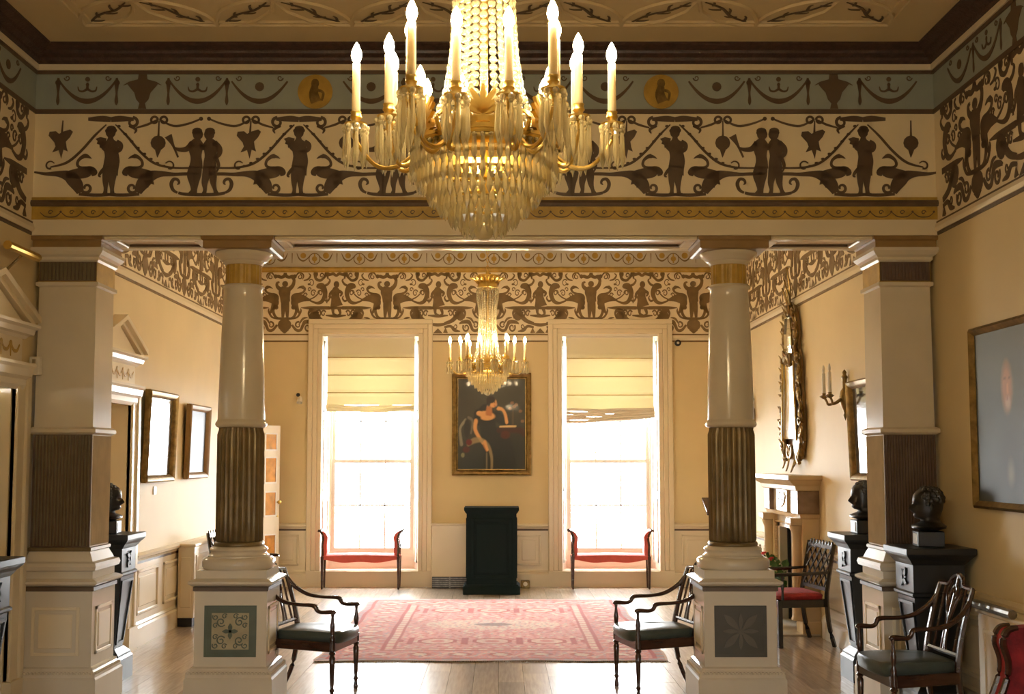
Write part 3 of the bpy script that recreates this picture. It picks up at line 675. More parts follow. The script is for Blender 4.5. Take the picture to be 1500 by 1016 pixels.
# arabesque of the far room (and, closer, of the near side walls)
S2 = 0.001726
def m_arab_stand():
    s = Sil(); s.k = 1.22                          # u=0 is the standing boy, v=0 is frieze bottom (zoom row 720)
    V = lambda y: 720 - y
    s.blob(0, V(328), 24); s.stroke([(0, V(350)), (-4, V(385)), (0, V(430)), (4, V(470))], [40, 78, 66, 62]); s.stroke([(-10, V(460)), (-12, V(520)), (-16, V(590))], [34, 30, 16]); s.stroke([(14, V(460)), (18, V(520)), (22, V(590))], [34, 30, 16])
    s.stroke([(-30, V(375)), (-62, V(350)), (-66, V(322)), (-46, V(312))], [30, 22, 16, 10]); s.stroke([(30, V(372)), (62, V(340)), (72, V(300)), (60, V(275))], [30, 24, 20, 24])
    def half(q):
        q.stroke([(0, V(262)), (30, V(275)), (62, V(268)), (82, V(285))], [22, 20, 20, 4]); q.blob(78, V(268), 16); q.stroke([(0, V(240)), (0, V(260))], [20, 30])
        q.stroke([(90, V(262)), (110, V(240)), (140, V(248)), (150, V(270)), (138, V(292))], [8, 10, 10, 8, 4]); q.curl(118, V(272), 20, 8, 1.5, -1, 9, 4)
        # swan
        q.stroke([(225, V(458)), (180, V(448)), (130, V(440)), (95, V(450)), (80, V(480)), (96, V(520)), (120, V(560))], [10, 26, 52, 58, 50, 30, 10])
        q.stroke([(70, V(460)), (62, V(430)), (80, V(410)), (120, V(404)), (150, V(390)), (160, V(366)), (140, V(352))], [30, 20, 14, 13, 13, 16, 22]); q.stroke([(150, V(352)), (120, V(354)), (100, V(366))], [20, 12, 3])
        # C scroll
        q.stroke([(215, V(460)), (280, V(478)), (330, V(468)), (360, V(430)), (366, V(390)), (340, V(350)), (300, V(345)), (285, V(360))], [10, 16, 26, 34, 40, 44, 34, 20])
        q.stroke([(210, V(450)), (260, V(430)), (300, V(400)), (312, V(385))], [8, 9, 8, 4]); q.curl(245, V(400), 28, 8, 0.4, 1.2, 9, 5); q.curl(318, V(400), 26, 8, PI, -1.0, 10, 6); q.blob(200, V(330), 14, 8); q.curl(205, V(372), 18, 6, 0, 1, 8, 5)
        q.curl(225, V(320), 30, 10, 2.5, -1.1, 7, 4)
        q.stroke([(350, V(345)), (392, V(330)), (415, V(302)), (400, V(285))], [14, 16, 14, 6]); q.stroke([(352, V(450)), (390, V(462)), (412, V(440)), (400, V(420))], [12, 14, 12, 5]); q.stroke([(150, V(300)), (190, V(290)), (215, V(262)), (196, V(245))], [6, 12, 12, 5]); q.stroke([(120, V(640)), (150, V(600)), (190, V(592))], [8, 14, 5]); q.curl(165, V(415), 18, 6, 0, 1.1, 8, 5)
        # top festoon
        q.stroke([(414, V(255)), (380, V(250)), (356, V(275)), (318, V(300)), (276, V(290)), (262, V(262)), (272, V(242))], [20, 24, 18, 17, 20, 24, 18]); q.blob(378, V(250), 20); q.blob(268, V(250), 24); q.curl(330, V(262), 22, 6, 0, 1, 9, 6)
        q.blob(392, V(272), 10, 18)
        # tail leaf low
        q.stroke([(30, V(600)), (70, V(590)), (92, V(550)), (90, V(515)), (70, V(505)), (58, V(520))], [8, 16, 18, 18, 20, 10]); q.stroke([(36, V(606)), (100, V(590)), (130, V(545)), (128, V(520))], [6, 12, 12, 5]); q.blob(70, V(512), 18)
        # bottom
        q.stroke([(60, V(650)), (96, V(690)), (130, V(690)), (150, V(650)), (170, V(625)), (230, V(628)), (260, V(640))], [14, 18, 18, 20, 26, 20, 8]); q.curl(110, V(650), 26, 8, 1.2, 1, 12, 6); q.curl(190, V(670), 34, 10, 0.6, -1.2, 14, 7)
        q.blob(250, V(580), 42, 38); q.stroke([(215, V(600)), (200, V(560)), (222, V(536)), (262, V(545)), (300, V(590)), (345, V(620)), (414, V(640))], [10, 16, 26, 40, 34, 26, 20]); q.curl(300, V(560), 30, 8, 2.0, -1.2, 14, 6); q.curl(352, V(560), 26, 7, 0.4, 1.1, 12, 6)
        q.stroke([(130, V(515)), (200, V(516)), (300, V(516)), (414, V(516))], [4, 20, 22, 22])
        q.stroke([(250, V(700)), (310, V(690)), (350, V(660)), (414, V(668))], [6, 22, 18, 14]); q.curl(300, V(660), 22, 6, 0, -1.1, 10, 6); q.stroke([(380, V(712)), (414, V(690))], [6, 40])
    s.mirror(half, 0)
    s.b.v = [((math.copysign(170 + (abs(a) - 170) * .79, a) if abs(a) > 170 else a), b, c_) for a, b, c_ in s.b.v]
    s.blob(0, V(650), 56, 50); s.stroke([(0, V(610)), (0, V(590))], [60, 90]); s.stroke([(0, V(690)), (0, V(716))], [60, 8])
    return s.mesh('painted_arabesque', M_BROWNB, S2)
def m_arab_seat(m):
    s = Sil(); V = lambda y: 720 - y
    s.blob(4, V(332), 27); s.stroke([(0, V(355)), (-6, V(390)), (-6, V(430)), (0, V(470)), (6, V(505))], [44, 80, 80, 100, 128]); s.stroke([(30, V(385)), (58, V(400)), (40, V(425))], [26, 22, 14]); s.stroke([(-36, V(385)), (-62, V(412)), (-46, V(440))], [26, 22, 14]); s.poly([(20, V(360)), (44, V(380)), (38, V(400)), (16, V(390))])
    s.stroke([(-30, V(520)), (-24, V(560)), (10, V(575))], [34, 22, 12]); s.stroke([(30, V(520)), (44, V(560)), (20, V(575))], [34, 22, 12]); s.stroke([(-100, V(575)), (0, V(580)), (100, V(575))], [10, 24, 10])
    s.b.v = [(a * .82, b, c_) for a, b, c_ in s.b.v]
    s.stroke([(-60, V(258)), (-25, V(248)), (0, V(262)), (25, V(248)), (60, V(258))], [18, 24, 20, 24, 18]); s.stroke([(-60, V(516)), (60, V(516))], 22); s.stroke([(-60, V(642)), (0, V(650)), (60, V(642))], [18, 26, 18]); s.poly([(-40, V(716)), (0, V(676)), (40, V(716))]); s.stroke([(-74, V(480)), (-74, V(400)), (-74, V(380))], [10, 5, 2])
    return s.mesh('painted_seated_figure', m, S2)
ma = m_arab_stand(); mb_ = m_arab_seat(M_BROWNB); ma2 = ma.copy(); ma2.materials[0] = M_BROWN; mb2 = mb_.copy(); mb2.materials[0] = M_BROWN
def sc3(k): return Matrix.Diagonal((k, k, 1, 1))
PER = 1.378
for k in range(-2, 3):
    place('painted_arabesque', ma, wall_M('back', -0.168 + 1.43 * k, 3.492, 0.003) @ Matrix.Diagonal((1, 1.04, 1, 1)), wall_back)

for k in (-1.5, -0.5, 0.5, 1.5): place('painted_seated_figure', mb_, wall_M('back', -0.168 + 1.43 * k, 3.492, 0.003) @ Matrix.Diagonal((1, 1.04, 1, 1)), wall_back)
for side, par in (('left', wall_left), ('right', wall_right)):
    for k in range(5):
        place('painted_arabesque', ma, wall_M(side, 9.65 + PER * k, 3.492, 0.003) @ Matrix.Diagonal((0.96, 1.04, 1, 1)), par)
        place('painted_seated_figure', mb_, wall_M(side, 9.65 + PER * (k + .5), 3.492, 0.003) @ Matrix.Diagonal((0.95, 1.04, 1, 1)), par) if k < 4 else None
    for k in range(7):
        place('painted_arabesque', ma2, wall_M(side, 7.62 - PER * k, 3.472, 0.003) @ Matrix.Diagonal((0.96, 0.965, 1, 1)), par)
        place('painted_seated_figure', mb2, wall_M(side, 7.62 - PER * (k + .5), 3.472, 0.003) @ Matrix.Diagonal((0.95, 0.965, 1, 1)), par)
# pale swag frieze of the far room
s = Sil(); s.T = 0.003
s.mirror(lambda q: (q.stroke([(0.06, 0.17), (0.11, 0.115), (0.16, 0.09), (0.21, 0.115), (0.24, 0.17), (0.25, 0.2)], [0.01, 0.014, 0.02, 0.018, 0.012, 0.006]), q.stroke([(0.315, 0.2), (0.315, 0.06)], [0.014, 0.006])), 0)
s.curl(0, 0.12, 0.078, 0.078, 0, 1.0, 0.012, 0.012)
psw = s.mesh('painted_swag', M_BROWNB, 1)
s = Sil(); s.blob(0, 0.12, 0.038); s.stroke([(0, 0.06), (0, 0.19)], [0.02, 0.02]); s.blob(0.16, 0.165, 0.044); s.blob(-0.16, 0.165, 0.04); pdi = s.mesh('painted_disc', M_OCHRE, 1)
for side, par, cs in (('back', wall_back, [-0.1 + 0.63 * k for k in range(-5, 6)]), ('left', wall_left, [9.3 + 0.63 * k for k in range(11)]), ('right', wall_right, [9.3 + 0.63 * k for k in range(11)])):
    for c_ in cs: place('painted_swag', psw, wall_M(side, c_, 4.432, 0.003), par); place('painted_disc', pdi, wall_M(side, c_, 4.432, 0.0035), par)

# ------------------------------------------------------------------ columns and pilasters
def pedestal_parts(r, hx, hy, panel_sides=True, wallside=None):
    sq = lambda prof: MB().sq([(hx + o_, hy + o_, z) for o_, z in prof])
    sq([(.055, 0), (.055, .20), (.045, .215), (.045, .235), (.02, .262), (.02, .275), (0, .283)]).build('pedestal_base', M_STONE, r, smooth=20)
    # bead-and-leaf run on the base moulding
    b = MB()
    nb = 22
    for k in range(nb):
        t = -hx - .03 + (2 * hx + .06) * (k + .5) / nb; b.ball((t, -hy - .04, .243), .011, 6, 4)
        t = -hy - .03 + (2 * hy + .06) * (k + .5) / nb; b.ball((hx + .04, t, .243), .011, 6, 4); b.ball((-hx - .04, t, .243), .011, 6, 4)
    stuff(b.build('bead_run', M_STONE, r))
    sq([(0, .283), (0, .812)]).build('pedestal_die', M_STONE, r, smooth=0)
    sq([(.004, .812), (.012, .816), (.012, .842), (.004, .846)]).build('dark_fillet', M_BROWN, r, smooth=0)
    sq([(.004, .846), (.03, .856), (.042, .868), (.042, .882), (.02, .892), (0, .9)]).build('pedestal_cornice', M_STONE, r, smooth=20)
for i, cx in enumerate(COLX):
    cy = (YC + YC2) / 2
    r = thing('column', ('left' if i == 0 else 'right') + ' cream round column with bronze fluted lower shaft, ' + ('pale rosette tile on its pedestal' if i == 0 else 'dark leaf tile on its pedestal'), 'column', (cx, cy, 0), 0, 'colonnade columns')
    hx, hy = 0.257, 0.235
    pedestal_parts(r, hx, hy)
    # carved panel in front
    b = MB(); frame4(b, -.185, .185, .352, .712, -hy - .008, -hy + .002, .022); b.build('panel_frame', M_PANELG if i == 0 else M_PANELD, r, smooth=0)
    b = MB(); frame4(b, -.163, .163, .374, .690, -hy - .004, -hy + .002, .03); b.build('panel_frame', M_PANELG if i == 0 else M_PANELD, r, smooth=0)
    t = MB().box(-.134, .134, -hy - .003, -hy + .002, .403, .661).build('carved_tile', M_PANELO if i == 0 else M_PANELD, r, smooth=0)
    s = Sil(); s.T = .008
    if i == 0:
        for sx in (-1, 1):
            for sy in (-1, 1):
                s.curl(sx * .065, sy * .065, .034, .008, .6 * sx * sy, 1.3 * sx * sy, .008, .007); s.curl(sx * .105, sy * .1, .022, .006, 2.5, 1.1, .007, .006); s.curl(sx * .105, sy * .04, .02, .006, .5, 1.1, .006, .006); s.curl(sx * .04, sy * .105, .02, .006, .5, 1.1, .006, .006)
        for a in range(4): s.stroke([(0, 0), (.03 * math.cos(a * PI / 2), .03 * math.sin(a * PI / 2)), (.055 * math.cos(a * PI / 2), .055 * math.sin(a * PI / 2))], [.012, .03, .004])
        s.blob(0, 0, .012)
    else:
        for a in range(8):
            c_, n_ = math.cos(a * PI / 4), math.sin(a * PI / 4); L = .125 if a % 2 == 0 else .165
            s.stroke([(.02 * c_, .02 * n_), (.6 * L * c_, .6 * L * n_), (L * c_, L * n_)], [.012, .05 if a % 2 else .03, .004])
        s.blob(0, 0, .022)
    me = s.mesh('tile_ornament', M_PANELG if i == 0 else M_PANELE, 1)
    o = link('tile_ornament', me, t); M = Matrix.Identity(4); M[1][1] = 0; M[1][2] = -1; M[2][1] = 1; M[2][2] = 0; M[1][3] = -hy - .003; M[2][3] = .532; o.matrix_local = M
    # moulded panels on the flanks
    for sx in (-1, 1):
        b = MB()
        x0, x1 = (hx - .002, hx + .008) if sx > 0 else (-hx - .008, -hx + .002)
        for (ya, yb, za, zb) in ((-.17, -.145, .36, .70), (.145, .17, .36, .70), (-.17, .17, .36, .385), (-.17, .17, .675, .70)): b.box(x0, x1, ya, yb, za, zb)
        b.box(x0, (x0 + x1) / 2 if sx > 0 else x1, -.12, .12, .41, .65); b.build('side_panel', M_TRIM, r, bevel=.003, smooth=0)
    MB().sq([(.25, .225, .9), (.25, .225, .957)]).build('plinth', M_STONE, r, smooth=0)
    P = [(.25, .957), (.262, .972), (.268, .995), (.262, 1.02), (.245, 1.035), (.222, 1.042), (.222, 1.05)]
    P += [(.208, 1.055), (.2, 1.07), (.204, 1.085), (.21, 1.092), (.205, 1.105), (.19, 1.112), (.182, 1.118)]
    MB().lathe([(min(a, .262) if z < 1.04 else a, z) for a, z in P], 40).build('base_torus', M_STONE, r, smooth=50)
    MB().lathe([(.176, 1.115), (.180, 1.122), (.180, 1.14), (.171, 1.15)], 40).build('gilt_ring', M_FLUTE, r, smooth=50)
    fl = lambda a: 1 - .055 * abs(math.sin(a * 14))
    MB().lathe([(.160, 1.145), (.171, 1.16), (.1715, 1.3), (.172, 1.6), (.171, 1.93), (.160, 1.965), (.160, 1.985)], 168, flute=fl).build('fluted_shaft', M_FLUTE, r, smooth=60)
    MB().lathe([(.165, 1.98), (.182, 1.99), (.188, 2.005), (.184, 2.02), (.175, 2.03), (.171, 2.04)], 40).build('shaft_ring', M_STONE, r, smooth=50)
    MB().lathe([(.171, 2.035), (.169, 2.15), (.163, 2.4), (.154, 2.7), (.142, 2.95), (.140, 3.0), (.148, 3.012), (.156, 3.022), (.150, 3.035), (.137, 3.04)], 48).build('shaft', M_STONE, r, smooth=50)
    MB().lathe([(.132, 3.04), (.132, 3.19)], 120, flute=lambda a: 1 - .05 * abs(math.sin(a * 10))).build('fluted_neck', M_OCHRE, r, smooth=60)
    MB().lathe([(.138, 3.185), (.142, 3.195), (.15, 3.2), (.152, 3.212), (.172, 3.222), (.178, 3.232), (.196, 3.245), (.21, 3.262), (.212, 3.277), (.19, 3.280)], 44).build('capital', M_STONE, r, smooth=50)
    MB().sq([(.235, .225, 3.278), (.25, .235, 3.285), (.25, .235, 3.335), (.262, .245, 3.345), (.265, .245, 3.372)]).build('impost_block', M_BLOCK, r, smooth=0)
for i, (xa, xb) in enumerate(((XL, -2.905), (2.717, XR))):
    hx = (xb - xa) / 2; cx = (xa + xb) / 2; cy = (YC + YC2) / 2; hy = .24; sd = 1 if i == 0 else -1
    r = thing('pilaster', ('left' if i == 0 else 'right') + ' square cream wall pilaster with bronze fluted lower half, against the ' + ('left' if i == 0 else 'right') + ' wall', 'pilaster', (cx, cy, 0), 0, 'colonnade pilasters')
    pedestal_parts(r, hx, hy)
    for face in (0, 1):
        b = MB()
        if face == 0:
            frame4(b, -.17, .17, .36, .70, -hy - .010, -hy + .002, .022); b.box(-.12, .12, -hy - .006, -hy + .002, .41, .65)
        else:
            x0, x1 = (hx - .002, hx + .010) if sd > 0 else (-hx - .010, -hx + .002)
            for (ya, yb, za, zb) in ((-.17, -.145, .36, .70), (.145, .17, .36, .70), (-.17, .17, .36, .385), (-.17, .17, .675, .70)): b.box(x0, x1, ya, yb, za, zb)
            b.box(x0, x1, -.12, .12, .41, .65)
        b.build('side_panel' if face else 'front_panel', M_TRIM, r, bevel=.003, smooth=0)
    MB().sq([(hx + o_, hy + o_, z) for o_, z in ((-.005, .9), (-.005, .95), (.02, .96), (.028, .985), (.02, 1.01), (-.01, 1.02), (-.02, 1.045), (-.035, 1.075), (-.04, 1.09))]).build('base_moulding', M_STONE, r, smooth=20)
    MB().sq([(hx + o_, hy + o_, z) for o_, z in ((-.035, 1.09), (-.03, 1.095), (-.03, 1.115), (-.04, 1.12))]).build('gilt_ring', M_FLUTE, r, smooth=0)
    MB().sq([(hx - .045, hy - .045, 1.12), (hx - .045, hy - .045, 1.93)]).build('lower_shaft', M_STONE, r, smooth=0)
    n = 17
    for k in range(n):
        x = -hx + .055 + (2 * hx - .11) * (k + .5) / n; wv = (2 * hx - .11) / n * .40
        MB().rings([[(x + wv * math.cos(a), -hy + .048 - .016 * math.sin(a), z) for a in np.linspace(0, PI, 5)] for z in (1.13, 1.92)]).build('flute', (M_FLUTEP, M_FLUTEQ)[i], r, smooth=60)
    for k in range(15):
        y = -hy + .055 + (2 * hy - .11) * (k + .5) / 15; wv = (2 * hy - .11) / 15 * .40
        MB().rings([[(sd * (hx - .048 + .014 * math.sin(a)), y + wv * math.cos(a), z) for a in np.linspace(0, PI, 5)] for z in (1.13, 1.92)]).build('flute', M_FLUTES, r, smooth=60)
    MB().box(-hx + .045, hx - .045, -hy + .038, -hy + .046, 1.12, 1.93).build('flute_ground', M_BROWN, r, smooth=0)
    MB().sq([(hx - .04, hy - .04, 1.925), (hx - .015, hy - .015, 1.94), (hx - .015, hy - .015, 1.965), (hx - .035, hy - .035, 1.98)]).build('shaft_ring', M_STONE, r, smooth=0)
    MB().sq([(hx - .045, hy - .045, 1.98), (hx - .05, hy - .05, 3.0), (hx - .03, hy - .03, 3.01), (hx - .03, hy - .03, 3.035), (hx - .05, hy - .05, 3.04)]).build('shaft', M_STONE, r, smooth=0)
    MB().sq([(hx - .045, hy - .045, 3.04), (hx - .045, hy - .045, 3.19)]).build('neck_band', M_OCHRE, r, smooth=0)
    for k in range(14):
        x = -hx + .06 + (2 * hx - .12) * (k + .5) / 14; MB().box(x - .010, x + .010, -hy + .034, -hy + .046, 3.052, 3.178).build('flute', (M_FLUTEP, M_FLUTEQ)[i], r, smooth=0)
    MB().box(-hx + .05, hx - .05, -hy + .040, -hy + .046, 3.045, 3.185).build('flute_ground', M_BROWN, r, smooth=0)
    MB().sq([(hx - .045, hy - .045, 3.185), (hx - .03, hy - .03, 3.2), (hx - .03, hy - .03, 3.22), (hx - .01, hy - .01, 3.235), (hx + .01, hy + .01, 3.262), (hx + .01, hy + .01, 3.285)]).build('capital', M_STONE, r, smooth=0)
    MB().sq([(hx - .01, hy - .01, 3.285), (hx - .01, hy - .01, 3.335), (hx + .004, hy + .004, 3.345), (hx + .004, hy + .004, 3.372)]).build('impost_block', M_BLOCK, r, smooth=0)

# ------------------------------------------------------------------ pedimented doorways on the left wall
def doorcase(n, cy, leaf):
    r = sroot('door_%d' % n, (XL, cy, 0), PI / 2)        # local x runs along +Y of the room, local -y points into the room
    B = lambda: MB()
    for s in (-1, 1):
        b = B(); x0, x1 = sorted((s * .45, s * .67)); b.box(x0, x1, -.03, .02, .22, 2.40); x0, x1 = sorted((s * .60, s * .67)); b.box(x0, x1, -.05, .02, .22, 2.40); x0, x1 = sorted((s * .45, s * .49)); b.box(x0, x1, -.045, .02, .22, 2.28); b.build('architrave', M_TRIM, r, bevel=.006, smooth=0)
        x0, x1 = sorted((s * .44, s * .69)); B().box(x0, x1, -.06, .02, 0, .22).build('plinth_block', M_TRIM, r, smooth=0)
        x0, x1 = sorted((s * .43, s * .452)); B().box(x0, x1, 0.001, .36, 0, 2.24).build('jamb_lining', M_TRIM, r, smooth=0)
    b = B(); b.rings([[(-.56, .02, z), (.56, .02, z), (.56, -o_, z), (-.56, -o_, z)] for o_, z in ((.03, 2.24), (.05, 2.27), (.05, 2.31), (.09, 2.33), (.10, 2.38), (.12, 2.40), (.12, 2.42))]); b.build('lintel', M_WHITE, r, smooth=0)
    B().box(-.52, .52, -.03, .02, 2.42, 2.60).build('entablature_frieze', M_TRIM, r, smooth=0)
    s = Sil(); s.stroke([(-.07, .12), (-.035, .08), (0, .07), (.035, .08), (.07, .12)], [.01, .02, .025, .02, .01]); s.blob(-.075, .12, .02); s.stroke([(-.075, .11), (-.075, .03)], [.022, .006])
    me = s.mesh('frieze_swag', M_OCHRE, 1)
    for k in range(6): o = link('frieze_swag', me, r); M = Matrix.Identity(4); M[1][1] = 0; M[1][2] = -1; M[2][1] = 1; M[2][2] = 0; M[0][3] = -.38 + .155 * k; M[1][3] = -.032; M[2][3] = 2.43; o.matrix_local = M
    b = B(); b.rings([[(-.55 - o_ * .6, .02, z), (.55 + o_ * .6, .02, z), (.55 + o_ * .6, -o_, z), (-.55 - o_ * .6, -o_, z)] for o_, z in ((.03, 2.60), (.05, 2.62), (.08, 2.63), (.09, 2.665), (.12, 2.68), (.12, 2.70))]); b.build('pediment_cornice', M_WHITE, r, smooth=0)
    b = B(); b.prism([(-.5, 2.70), (.5, 2.70), (0, 2.93)], .03, -.03, lambda u, v, d: (u, -.0 + d - .02, v)); b.build('tympanum', M_TRIM, r, smooth=0)
    for s in (-1, 1):
        for th, o_, off in ((.045, .12, .03), (.04, .08, -.01)):
            b = B(); n_ = Vector((s * .23, 0, .6)).normalized()
            a = Vector((s * .62, 0, 2.69 + off)); c_ = Vector((0, 0, 2.95 + off))
            b.rings([[(q.x, .02, q.z), (q.x, -o_, q.z), (q.x, -o_, q.z + th), (q.x, .02, q.z + th)] for q in (a, c_)]); b.build('raking_cornice', M_TRIM, r, smooth=0)
    if leaf:
        b = B().box(-.45, .45, .17, .21, .01, 2.22); l = b.build('door_leaf', M_TRIM, r, smooth=0)
        for (z0, z1) in ((.2, .75), (.95, 1.5), (1.62, 2.08)):
            for x0, x1 in ((-.37, -.04), (.04, .37)):
                q = B(); frame4(q, x0, x1, z0, z1, .155, .172, .03); q.box(x0 + .06, x1 - .06, .16, .172, z0 + .06, z1 - .06); q.build('door_panel', M_TRIM, l, bevel=.005, smooth=0)
        B().ball((.39, .13, 1.0), .03).build('door_knob', M_GOLD, l)
    return r
doorcase(1, DOORS[0], True); doorcase(2, DOORS[1], False)
# half-open panelled door leaf by the window wall
r = sroot('door_3', (XL + .03, 15.28, 0), math.radians(56))
l = MB().box(0, .66, -.02, .02, .01, 2.20).build('door_leaf', M_TRIM, r, smooth=0)
for z0, z1 in ((.15, .75), (.98, 1.32), (1.42, 1.78), (1.86, 2.1)):
    for x0, x1 in ((.07, .30), (.37, .60)):
        b = MB(); frame4(b, x0, x1, z0, z1, -.03, -.018, .02); b.build('panel_mould', M_WHITE, l, smooth=0); MB().box(x0 + .02, x1 - .02, -.024, -.018, z0 + .02, z1 - .02).build('amber_panel', M_AMBER, l, smooth=0)
b = MB().ball((.62, -.06, 1.17), .028); b.bar((.62, -.02, 1.17), (.62, -.05, 1.17), .015, .015); b.build('door_knob', M_GOLD, l)
MB().lathe([(.012, 0), (.012, .008)], 10).xf(Matrix.Translation((.62, -.022, .98)) @ Matrix.Rotation(PI / 2, 4, 'X')).build('keyhole_plate', M_GOLD, l)

# ------------------------------------------------------------------ pictures
def pic_frame(r, w_, h, prof, m):
    """mitred frame around a w x h sight size; local x right, z up, -y out. prof: list of (inset from outer edge, proud)"""
    fw = prof[-1][0]; R = []
    for sx, sz in ((-1, -1), (1, -1), (1, 1), (-1, 1)):
        R.append([(sx * (w_ / 2 + fw - a), -p_, sz * (h / 2 + fw - a)) for a, p_ in prof] + [(sx * w_ / 2, 0.0, sz * h / 2), (sx * (w_ / 2 + fw), 0.0, sz * (h / 2 + fw))])
    b = MB(); R.append(R[0]); b.rings(R, cap0=False, cap1=False)
    return b.build('frame', m, r, smooth=25)
def vgrid(name, img, w_, h, m, parent, y=-.012):
    H, W = img.shape[:2]; xs = np.linspace(-w_ / 2, w_ / 2, W); zs = np.linspace(h / 2, -h / 2, H)
    X, Z = np.meshgrid(xs, zs); v = np.stack([X, np.full_like(X, y), Z], -1).reshape(-1, 3)
    i = np.arange((H - 1) * (W - 1)); r_, c_ = i // (W - 1), i % (W - 1); a = r_ * W + c_
    f = np.stack([a + W, a + W + 1, a + 1, a], -1)
    me = bpy.data.meshes.new(name); me.from_pydata(v.tolist(), [], f.tolist()); me.materials.append(m)
    ca = me.color_attributes.new('Col', 'FLOAT_COLOR', 'POINT'); ca.data.foreach_set('color', np.concatenate([img.reshape(-1, 3), np.ones((H * W, 1))], 1).astype(np.float32).ravel())
    return link(name, me, parent)
class Paint:
    def __init__(s, W, H, bgc): s.W, s.H = W, H; s.im = np.zeros((H, W, 3)); s.im[:] = bgc; s.Y, s.X = np.mgrid[0:H, 0:W]; s.X = (s.X + .5) / W; s.Y = (s.Y + .5) / H
    def mix(s, mask, col): s.im = s.im * (1 - mask[..., None]) + np.array(col) * mask[..., None]
    def blob(s, x, y, rx, ry, col, rot=0, soft=.25, k=1):
        dx, dy = s.X - x, s.Y - y; c_, n_ = math.cos(rot), math.sin(rot); u = (dx * c_ + dy * n_) / rx; v = (-dx * n_ + dy * c_) / ry
        s.mix(np.clip((1 - np.sqrt(u * u + v * v)) / soft, 0, 1) * k, col)
    def line(s, pts, wid, col, soft=.4, k=1):
        q = cr([(*a, b) for a, b in zip(pts, wid if hasattr(wid, '__len__') else [wid] * len(pts))], 5); m = np.zeros_like(s.X)
        for a, b in zip(q, q[1:]):
            ab = b[:2] - a[:2]; t = np.clip(((s.X - a[0]) * ab[0] + (s.Y - a[1]) * ab[1]) / (ab @ ab + 1e-9), 0, 1)
            d = np.hypot(s.X - a[0] - t * ab[0], s.Y - a[1] - t * ab[1]); r_ = a[2] + (b[2] - a[2]) * t; m = np.maximum(m, np.clip((1 - d / r_) / soft, 0, 1))
        s.mix(m * k, col)
# portrait of a seated lady, between the windows
r = thing('portrait_painting', 'gilt-framed painting of a seated dark-haired woman in black, between the windows', 'painting', (-.131, YB - .01, 2.235), 0)
GP = [(0, .0), (0, .035), (.02, .05), (.045, .04), (.06, .045), (.075, .02), (.085, .018)]
pic_frame(r, .93, 1.25, GP, M_OLDGOLD)
P = Paint(96, 130, rgb(50, 50, 44)); rs = np.random.RandomState(4)
P.blob(.5, .2, .7, .5, rgb(64, 62, 52), soft=1, k=.7); P.blob(.3, .95, .6, .4, rgb(24, 36, 38), soft=.9, k=.9); P.blob(.8, .8, .4, .5, rgb(22, 30, 32), soft=.9, k=.8)
sk, sk2 = rgb(214, 160, 104), rgb(176, 112, 66); ck = rgb(20, 26, 28)
P.line([(.12, .46), (.04, .55), (.06, .72)], [.025, .02, .03], rgb(150, 145, 125), k=.7); P.line([(.16, .43), (.22, .47), (.2, .6)], [.02, .02, .015], rgb(110, 105, 92), k=.8); P.blob(.14, .55, .05, .12, rgb(30, 32, 32))
P.line([(.42, .40), (.44, .5), (.47, .62), (.6, .75), (.62, .95)], [.13, .13, .13, .2, .26], ck, soft=.15)
P.line([(.3, .4), (.3, .46)], [.07, .07], ck, soft=.3); P.line([(.58, .42), (.7, .47)], [.08, .06], ck)
P.blob(.43, .405, .135, .05, sk, rot=.12); P.blob(.32, .385, .05, .03, sk); P.line([(.47, .3), (.46, .38)], [.045, .06], sk2); P.blob(.43, .435, .10, .03, sk)
P.blob(.52, .27, .06, .058, sk); P.blob(.555, .285, .03, .03, sk2, k=.5); P.blob(.49, .235, .075, .045, rgb(28, 20, 16)); P.blob(.455, .265, .035, .05, rgb(28, 20, 16))
P.blob(.545, .262, .012, .006, rgb(60, 34, 24), k=.8); P.blob(.545, .305, .014, .006, rgb(170, 60, 44), k=.8)
P.line([(.72, .48), (.7, .40), (.66, .345), (.6, .33)], [.028, .026, .022, .025], sk); P.blob(.6, .335, .03, .018, sk)
P.line([(.27, .47), (.26, .56), (.33, .66), (.40, .73)], [.035, .032, .026, .022], sk); P.line([(.4, .73), (.43, .79)], [.03, .018], sk2)
P.line([(.16, .72), (.25, .68), (.36, .68), (.45, .74), (.5, .86), (.5, .99)], [.03, .04, .03, .03, .025, .02], rgb(158, 140, 104), k=.75); P.line([(.43, .82), (.43, .98)], [.014, .014], rgb(140, 126, 98), k=.6); P.line([(.4, .7), (.44, .78)], [.03, .02], sk)
P.blob(.17, .7, .05, .04, rgb(96, 24, 30)); P.blob(.13, .78, .06, .04, rgb(84, 26, 28), k=.7); P.blob(.08, .84, .03, .03, rgb(150, 150, 110), k=.7)
P.line([(.62, .53), (.85, .525)], [.012, .014], rgb(216, 190, 140)); P.line([(.6, .57), (.9, .57), (.97, .6)], [.035, .04, .05], rgb(60, 20, 16), k=.8); P.blob(.7, .62, .08, .05, rgb(84, 26, 20), k=.7)
for x, y in ((.8, .27), (.83, .31), (.77, .33), (.92, .36), (.95, .47), (.86, .29)): P.blob(x, y, .03, .02, rgb(150, 110, 80), k=.6)
P.line([(.81, .33), (.81, .5)], [.012, .02], rgb(90, 76, 60), k=.6)
vgrid('canvas', P.im, .94, 1.26, M_PAINTV, r)
